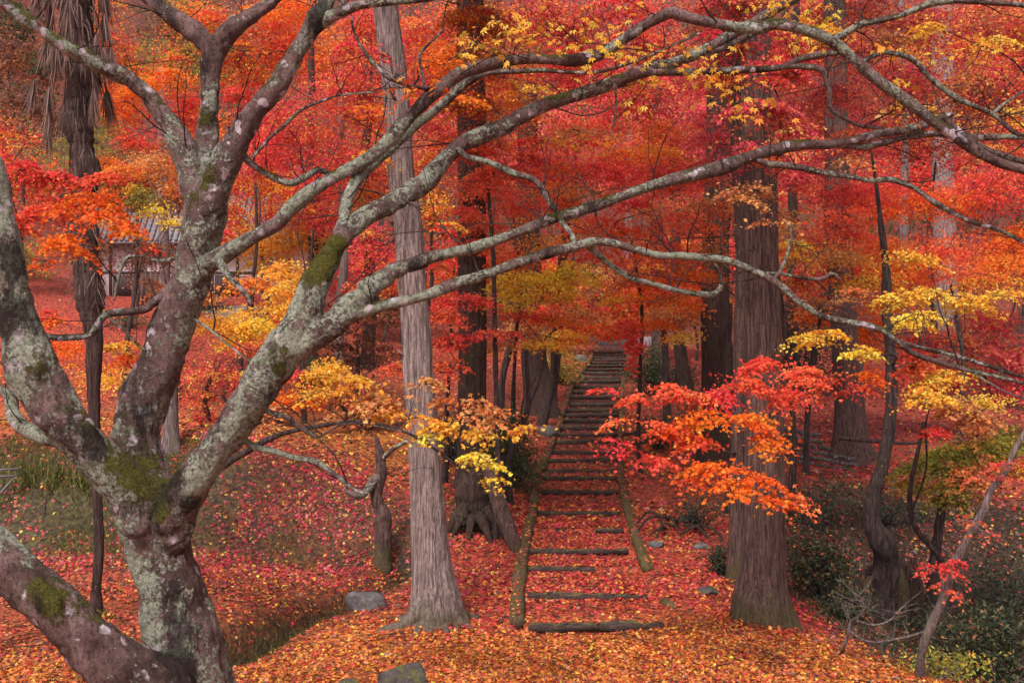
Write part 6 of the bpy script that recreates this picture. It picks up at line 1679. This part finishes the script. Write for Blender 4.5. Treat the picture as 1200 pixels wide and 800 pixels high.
maple("gold and orange maple between the pale leaning cedar and the steps", (598, 21.5),
    [(600, 520, 21.5, 6), (602, 450, 21.3, 5), (606, 380, 21, 4), (612, 330, 21, 3)],
    [(600, 310, 20, 40, 12, 'orange', 1.1), (640, 285, 20, 46, 12, 'gold', 1), (585, 340, 20, 34, 10, 'gold', 1), (660, 330, 20, 40, 10, 'orange', 1), (610, 370, 20, 40, 9, 'redor', 1), (650, 375, 20, 36, 8, 'orange', 1), (585, 405, 20, 26, 7, 'tan', .7), (632, 402, 20, 34, 5, 'gold', 1.1), (672, 400, 21, 26, 5, 'orange', 1)], 73)
maple("gold flecked maple whose high sprays cross the upper right corner", (1290, 13.5),
    [(1285, 600, 13.5, 14), (1275, 400, 13.4, 12), (1255, 220, 13.2, 10), (1210, 100, 13, 7)],
    [(1150, 50, 12.5, 56, 14, 'gold', .40), (1090, 30, 12.5, 50, 12, 'gold', .40), (1030, 45, 12.5, 46, 12, 'tan', .4), (1120, 100, 12.5, 60, 14, 'tan', .35), (1180, 130, 12.5, 44, 12, 'gold', .35), (1060, 120, 12.5, 46, 12, 'gold', .3), (970, 50, 12.5, 44, 14, 'gold', .4), (1170, 180, 12.5, 46, 10, 'tan', .35), (1000, 190, 12.5, 46, 10, 'tan', .25)], 74, leafpx=3.6, lod=0)
maple("orange flecked maple with high thin sprays either side of the pale leaning cedar's top", (503, 13.9),
    [(503, 600, 13.9, 8), (494, 480, 13.9, 7), (487, 350, 13.8, 6), (476, 220, 13.7, 5), (466, 120, 13.5, 4)],
    [(520, 70, 12.4, 50, 14, 'orange', .6), (560, 45, 12.4, 46, 14, 'tan', .5), (430, 130, 12.4, 36, 12, 'orange', .5), (600, 70, 12.4, 50, 12, 'tan', .4), (420, 60, 12.4, 36, 14, 'crimson', .6), (540, 120, 12.4, 44, 10, 'orange', .5), (640, 110, 12.4, 46, 9, 'gold', .35), (430, 180, 12.4, 30, 10, 'gold', .4), (520, 270, 12.4, 26, 12, 'yelred', .6), (430, 280, 12.4, 26, 14, 'crimson', .6)], 75, leafpx=3.4, lod=0, r0=.04)
maple("pale golden maple with thin sprays high over the steps", (752, 23.5), 
    [(748, 520, 23.5, 5), (750, 440, 23.2, 5), (752, 360, 22.6, 4), (740, 280, 22, 3)],
    [(700, 225, 18.5, 54, 9, 'tan', .55), (640, 260, 18.5, 46, 9, 'gold', .45), (760, 250, 18.5, 46, 9, 'tan', .55), (600, 130, 18.5, 50, 12, 'orange', .6), (680, 150, 18.5, 54, 11, 'tan', .5), (760, 150, 18.5, 50, 10, 'orange', .55), (650, 200, 18.5, 46, 8, 'orange', .5), (730, 100, 18.5, 50, 10, 'gold', .4)], 76, leafpx=3.2, lod='far', r0=.04)
maple("soft orange maple glowing beyond the head of the steps", (630, 50), None,
    [(660, 350, 44, 44, 14, 'redor', 1), (700, 330, 44, 44, 16, 'tan', .9), (740, 345, 44, 44, 14, 'orange', 1), (690, 372, 44, 40, 9, 'mixed', .8), (740, 375, 44, 34, 8, 'mixed', .8), (640, 315, 44, 40, 16, 'mixed', 1)], 61)
maple("mixed orange maple far behind the mossy trunk", (815, 42), None,
    [(800, 330, 42, 44, 20, 'redor', 1), (840, 350, 42, 40, 20, 'mixed', 1), (780, 370, 42, 40, 14, 'orange', .8), (850, 300, 42, 50, 20, 'red', 1), (800, 290, 42, 50, 20, 'mixed', .9)], 62)
maple("red maple far behind the maroon thicket", (470, 44), None,
    [(480, 330, 44, 50, 20, 'mixed', 1), (430, 310, 44, 44, 20, 'crimson', .9), (520, 350, 44, 40, 18, 'redor', .9), (460, 370, 44, 50, 14, 'brown', .8), (590, 420, 42, 30, 12, 'mixed', .6), (540, 300, 44, 44, 20, 'red', .9)], 63)
maple("tan and scarlet maple screening the roof of the cream walled house", (215, 31), None,
    [(130, 205, 31, 40, 20, 'mixed', 1.1), (185, 195, 31, 40, 22, 'tan', 1), (235, 190, 31, 34, 20, 'mixed', 1.1), (150, 235, 31, 34, 12, 'brown', .9), (215, 240, 31, 30, 18, 'brown', .9), (300, 205, 31, 36, 16, 'yelred', 1.1), (330, 225, 31, 40, 16, 'yelred', 1.1), (120, 300, 30, 26, 16, 'brown', .5), (180, 305, 30, 40, 18, 'brown', .45), (200, 340, 30, 30, 10, 'tan', .4)], 64)
maple("low crimson and gold maple before the stone steps of the house", (330, 28), None,
    [(240, 345, 28, 26, 14, 'tan', .7), (290, 335, 28, 34, 12, 'yelred', .8), (340, 320, 28, 34, 18, 'gold', 1.1), (300, 365, 28, 44, 10, 'gold', 1.1), (340, 380, 28, 34, 14, 'yelred', 1.1), (262, 270, 28, 20, 16, 'crimson', .9)], 65)
maple("low red maple at the left edge before the red slope", (30, 27), None,
    [(30, 395, 26, 40, 14, 'redor', 1), (70, 410, 26, 40, 12, 'orange', 1), (20, 430, 26, 34, 14, 'tan', .8), (120, 440, 26, 40, 14, 'gold', .7), (60, 455, 26, 40, 14, 'mixed', .5)], 66)
maple("low orange maple in the meadow right of the big maple's fork", (400, 27), None,
    [(330, 470, 25, 34, 12, 'orange', .9), (380, 455, 25, 34, 12, 'gold', 1), (430, 470, 25, 34, 12, 'mixed', .8), (350, 440, 25, 24, 10, 'crimson', .8), (300, 450, 25, 24, 12, 'crimson', .8)], 67)
# --- the wood farther off: every tree its own crown
far_r = random.Random(99)
FARP = [(0, 250, ['brown', 'mixed', 'olive', 'orange']), (250, 560, ['crimson', 'mixed', 'magenta', 'orange']), (560, 800, ['red', 'magenta', 'crimson']), (800, 1200, ['darkred', 'crimson', 'magenta', 'red'])]
FARL = {'brown': 'brown leaved', 'mixed': 'orange and brown', 'olive': 'olive green', 'orange': 'orange', 'crimson': 'crimson', 'redor': 'orange red', 'red': 'scarlet', 'darkred': 'dark red', 'magenta': 'rose crimson'}
POSW = ["far left", "left", "behind the forked limbs", "left of the pale cedar", "right of the pale cedar", "above the steps", "right of the steps' head", "left of the massive cedar's top", "right of the massive cedar's top", "behind the brown cedar", "right", "far right"]
kk = 0
for row, (py, d) in enumerate(((60, 54), (185, 46), (300, 52))):
    for c_ in range(12):
        px = 10 + c_ * 107 + far_r.uniform(-15, 15)
        pal = [p for a, b_, p in FARP if a <= min(max(px, 0), 1199) < b_][0]
        pal = pal[(c_ + row) % len(pal)]
        if row == 2 and (90 < px < 350): continue
        if row == 2 and 640 < px < 770: px = 615 if px < 705 else 800
        if row == 2: pal = {'darkred': 'redor', 'magenta': 'red'}.get(pal, pal)
        dd = d + far_r.uniform(-3, 4)
        yy = py + far_r.uniform(-12, 12)
        bl = [(px, yy, dd, 62, 34, pal, .75), (px - 40, yy + 32, dd, 46, 26, pal, .7), (px + 42, yy + 28, dd, 46, 26, pal, .7), (px, yy - 42, dd + 1, 44, 24, pal, .7)]
        if row == 2: bl = [(px, yy, dd, 60, 22, pal, .7), (px - 30, yy + 30, dd, 40, 14, pal, .45)] + ([(px + 36, yy + 26, dd, 40, 14, pal, .45)] if not 560 < px < 760 else [])
        nm = ["upper", "middle", "lower"][row]
        maple(f"distant {FARL[pal]} maple, {POSW[c_]}, {nm} tier of the wood", (px, dd), None, bl, 300 + kk, group="distant maples on the hillside", r0=.06, leafpx=2.8, twigs=False)
        kk += 1
# the solid wood on the far hillside, which reads as one mass
rng = np.random.default_rng(555)
n_ = 26000
fy = rng.uniform(60, 105, n_); fx = rng.uniform(-.62, .62, n_) * fy
cell = np.floor(fx / 5.5).astype(int) * 31 + np.floor(fy / 7).astype(int) * 17
hh = 2 + 3 * rng.random(n_) ** .6
fz = gz(fx, fy) + hh
pp = np.array([.30, .28, .18, .14, .10])
cc = np.array([(.50, .02, .03), (.34, .012, .022), (.62, .09, .02), (.20, .075, .045), (.10, .12, .03)])[(np.abs(np.sin(cell * 12.9898)) * 5).astype(int) % 5]
Vv, Tt, Cc = leaf_cloud(np.stack([fx, fy, fz], -1), rng.normal(0, .6, (n_, 3)) + [0, -.4, .6], rng.uniform(.25, .5, n_), np.clip(cc * rng.uniform(.5, 1.3, (n_, 1)), 0, .9), 'far')
link("far_woodland", mesh_np("far_woodland", Vv, Tt, M_LEAF, Cc, False), kind="stuff")
print("leaf triangles", LEAFCOUNT[0])

# ------------------------------------------------------------------ evergreen shrubs, ferns, undergrowth
def shrub(label, px, d, wpx, hpx, pal, seed, leaf=.06, n=2600, lift=0, name="evergreen_shrub", group="evergreen shrubs in the undergrowth", shape='oval'):
    global rng
    rng = np.random.default_rng(seed + 4000)
    n = int(n * (.62 if d < 21 else 1)); leaf = leaf * (.85 if d < 21 else 1)
    b = gnd(px, d)
    t = thing(name, label, "shrub", b, group)
    R, H = wpx / F * d * .5, hpx / F * d
    rg = random.Random(seed)
    st = Bag(); pos = []
    for k in range(16):
        a = rg.uniform(0, 6.28); q = rg.uniform(.2, 1)
        e = b + np.array([math.cos(a) * R * q, math.sin(a) * R * q * .8, H * rg.uniform(.25, 1.1) * (1 - .35 * q)])
        st.tube(arch(b + [math.cos(a) * .05, math.sin(a) * .05, 0], e, .018 if d < 20 else .03, .005, .05, .08, .3, rg), 5, None, False)
        m = n // 16
        rr = rng.normal(size=(m, 3)) * [R * .34, R * .3, H * .15]
        pos.append(e + rr)
    st.build("stems", M_TWIG, t)
    pos = np.vstack(pos)
    pos[:, 2] = np.maximum(pos[:, 2], gz(pos[:, 0], pos[:, 1]) + .02)
    nr = rng.normal(0, .6, (len(pos), 3)) + [0, -.25, .7]
    col = pick(pal, len(pos)) * rng.uniform(.6, 1.4, (len(pos), 1))
    V, T_, C_ = leaf_cloud(pos, nr, rng.uniform(.7, 1.3, len(pos)) * leaf, np.clip(col, 0, .9), shape)
    part("foliage", V, T_, M_GREEN, t, C_, False)
SH = [
 ("dark green camellia like shrub at the right foot of the massive cedar", 962, 15.5, 62, 80, 'glossy', .10, 3400),
 ("dark glossy shrub low in the gully, left of the rotten stumps", 990, 14.8, 56, 34, 'glossy', .09, 1600),
 ("mixed green shrub behind the grey sapling, lower right", 1130, 13.6, 110, 75, 'glossy', .085, 3000),
 ("glossy evergreen shrub at the right edge near the bottom", 1190, 13.0, 90, 80, 'glossy', .09, 2600),
 ("low olive bush at the bottom right corner", 1110, 12.2, 80, 34, 'olive', .07, 1500),
 ("dim green thicket under the olive maple at the right edge", 1180, 16.5, 120, 110, 'dkgreen', .08, 3800),
 ("dark thicket on the far lip of the gully", 960, 19.3, 80, 60, 'dkgreen', .08, 2200),
 ("dark green growth behind the two rotten stumps", 1040, 19.5, 130, 46, 'dkgreen', .08, 2600),
 ("dark conifer like bush left of the steps beneath the gold leaf spray", 598, 21.2, 74, 88, 'fir', .075, 6500),
 ("dark leafy growth clinging round the gnarled stump left of the steps", 556, 17.75, 66, 58, 'dkgreen', .06, 2400),
 ("small green bush beside the stump under the yellow leaves", 572, 20, 60, 70, 'dkgreen', .07, 2200),
 ("rounded clipped green bush left of the top of the steps", 655, 36, 40, 40, 'olive', .10, 2600),
 ("green bush right of the top of the steps", 754, 34, 40, 56, 'fir', .10, 2600),
 ("dark bush beneath the small reddish trunk", 790, 34, 60, 40, 'dkgreen', .09, 2000),
 ("green bush beside the dark mossy trunk", 815, 28, 44, 50, 'green', .08, 1800),
 ("dark undergrowth right of the upper steps, behind the red spray", 770, 26, 60, 34, 'dkgreen', .08, 1800),
 ("tall dark evergreen between the massive cedar and the brown cedar", 935, 33, 90, 150, 'dkgreen', .12, 4500),
 ("dark evergreen behind the crimson maple at the right edge", 1170, 33, 110, 110, 'dkgreen', .12, 3500),
 ("dark green shrub low behind the dark cedar trunk", 530, 22, 60, 60, 'dkgreen', .08, 2000),
 ("green bush behind the stone beam at the head of the steps", 716, 58, 40, 36, 'green', .12, 1200),
 ("dark bush left of the stone beam", 668, 52, 44, 40, 'dkgreen', .12, 1500),
 ("small green bush at the edge of the meadow, behind the right limb", 365, 33, 60, 30, 'green', .09, 1500),
 ("dark green bush in front of the house wall", 235, 43, 50, 22, 'dkgreen', .1, 1200),
 ("low green bush left of the stone steps of the house", 150, 40, 50, 16, 'green', .09, 1000),
 ("low dark ivy growth over the root tangle, right of the steps", 818, 18.6, 70, 44, 'dkgreen', .06, 2200),
 ("dark ivy at the foot of the slim narrow trunk", 845, 15.9, 30, 34, 'dkgreen', .06, 1600),
 ("evergreen shrub under the thicket left of the pale cedar", 430, 26, 90, 60, 'brown', .08, 2600),
]
for k, (lab, px, d, w, h, pal, lf, n) in enumerate(SH):
    shrub(lab, px, d, w, h, pal, k, lf, n)
# dim ground cover in the gully
def reg_gully(r, n):
    x = r.uniform(4.2, 11, n * 3); y = r.uniform(12.6, 20, n * 3)
    k = (x > 4.4 + .3 * np.sin(y * 2)) & (r.random(len(x)) < .8)
    return x[k][:n], y[k][:n]
grass("gully_ground_cover", 9000, reg_gully, .16, 'dkgreen', 15)

b = gnd(985, 23.5)
fp = thing("fallen_pole", "thin fallen pole lying level between the brown cedar and the crooked maple", "pole", b)
V, q, tt = tube(spline([W(983, 513, 5, 23.4), W(1030, 517, 5, 23), W(1060, 519, 4, 22.8), W(1088, 518, 3, 22.6)], .1), 8)
part("pole_shaft", V, [q, tt], M_CEDAR, fp)
# bare pale branch reaching over the gully at the bottom right
b = gnd(984, 12.6)
t = thing("bare_sapling", "bare pale sapling with bent twigs at the bottom right, left of the grey maple sapling", "dead tree", b)
rows = [[(980, 790, 8, 12.4), (988, 760, 7, 12.2), (994, 742, 7, 12.1), (997, 728, 5, 12.1), (1006, 722, 4, 12), (1014, 712, 3, 12), (1020, 706, 2, 12)],
        [(996, 738, 5, 12.1), (1010, 749, 5, 12), (1028, 752, 5, 12), (1046, 749, 5, 11.9), (1066, 745, 5, 11.8), (1086, 738, 4, 11.7), (1100, 728, 3, 11.6)],
        [(1004, 727, 4, 12), (1024, 732, 4, 12), (1040, 728, 4, 12), (1050, 720, 3, 12), (1056, 712, 2, 12)],
        [(1016, 712, 3, 12), (1010, 704, 2, 12), (1006, 698, 2, 12)], [(1085, 792, 4, 11.9), (1100, 796, 4, 11.8), (1114, 788, 3, 11.7)]]
for k, rr_ in enumerate(rows):
    pts = [W(q[0], q[1], q[2] * .62, q[3]) for q in rr_]
    if k == 0: pts = [(b[0], b[1], b[2] - .1, .03)] + pts[1:]
    V, q, tt = tube(spline(pts, .03), 7)
    part("trunk" if k == 0 else "branch", V, [q, tt], M_GREYBARK, t)

_tg = random.Random(31); tw_ = Bag(); tp_ = []
for k, rr_ in enumerate(rows):
    for q in rr_:
        p_ = P(q[0], q[1], q[3])
        for _ in range(2):
            grow(tw_, p_, np.array([_tg.uniform(-1, 1), _tg.uniform(-.6, .6), _tg.uniform(.1, 1)]), _tg.uniform(.15, .4), .006, 1, tp_, _tg)
tw_.build("twigs", M_GREYBARK, t, kind="stuff")
# fine dead twigs in the gully, and fallen twigs on the ground
def tangle(name, label, px, d, n, seed, length, mat=M_TWIG):
    g_ = random.Random(seed); b_ = gnd(px, d); t_ = thing(name, label, "brush", b_, "dead brushwood in the gully"); bag = Bag(); tips_ = []
    for _ in range(n):
        p_ = b_ + np.array([g_.uniform(-.7, .7), g_.uniform(-.5, .5), 0]); p_[2] = float(gz(p_[0], p_[1]))
        grow(bag, p_, np.array([g_.uniform(-.8, .8), g_.uniform(-.5, .3), g_.uniform(.3, 1)]), length * g_.uniform(.5, 1.2), .008, 2, tips_, g_, 4)
    bag.build("twigs", mat, t_, kind="stuff")
tangle("brushwood", "dark dead twigs tangled in front of the rotten stumps", 1005, 16.2, 12, 1, .6)
tangle("brushwood", "thin dead twigs standing right of the crooked maple's foot", 1075, 15.4, 10, 2, .7, M_GREYBARK)
tangle("brushwood", "pale dead twigs before the shrub in the bottom right corner", 1150, 12.4, 8, 3, .55, M_GREYBARK)
tangle("brushwood", "dead twigs at the edge of the leafy slope, right of the massive cedar's foot", 950, 14.3, 8, 4, .5)
_fg = random.Random(77); ft = Bag()
for _ in range(520):
    y_ = _fg.uniform(10.2, 21); x_ = _fg.uniform(-.5, .5) * y_
    a_ = _fg.uniform(0, 6.28); L_ = _fg.uniform(.08, .45)
    rows_ = []
    for f_ in (-.5, 0, .5):
        xx_ = x_ + math.cos(a_) * L_ * f_ + (.03 if f_ == 0 else 0) * _fg.uniform(-1, 1); yy_ = y_ + math.sin(a_) * L_ * f_
        rows_.append((xx_, yy_, float(surf(np.array([xx_]), np.array([yy_]))[0]) + .03, _fg.uniform(.003, .007)))
    ft.tube(np.array(rows_), 4, None, False)
fo = link("fallen_twigs", mesh_np("fallen_twigs", np.vstack(ft.V), [np.vstack(ft.Q)], M_TWIG), kind="stuff")

# ------------------------------------------------------------------ thin damp air
hz = Bag(); hz.box((-270, -45, -4), (270, 405, 150))
hm, hnt, hout = new_mat("thin_haze")
pv = hnt.nodes.new("ShaderNodeVolumePrincipled")
pv.inputs['Color'].default_value = (1, .93, .95, 1)
pv.inputs['Density'].default_value = .00022
hnt.links.new(pv.outputs[0], hout.inputs['Volume'])
ho = link("haze", mesh_np("haze", np.vstack(hz.V), [np.vstack(hz.Q)], hm, None, False), kind="stuff")
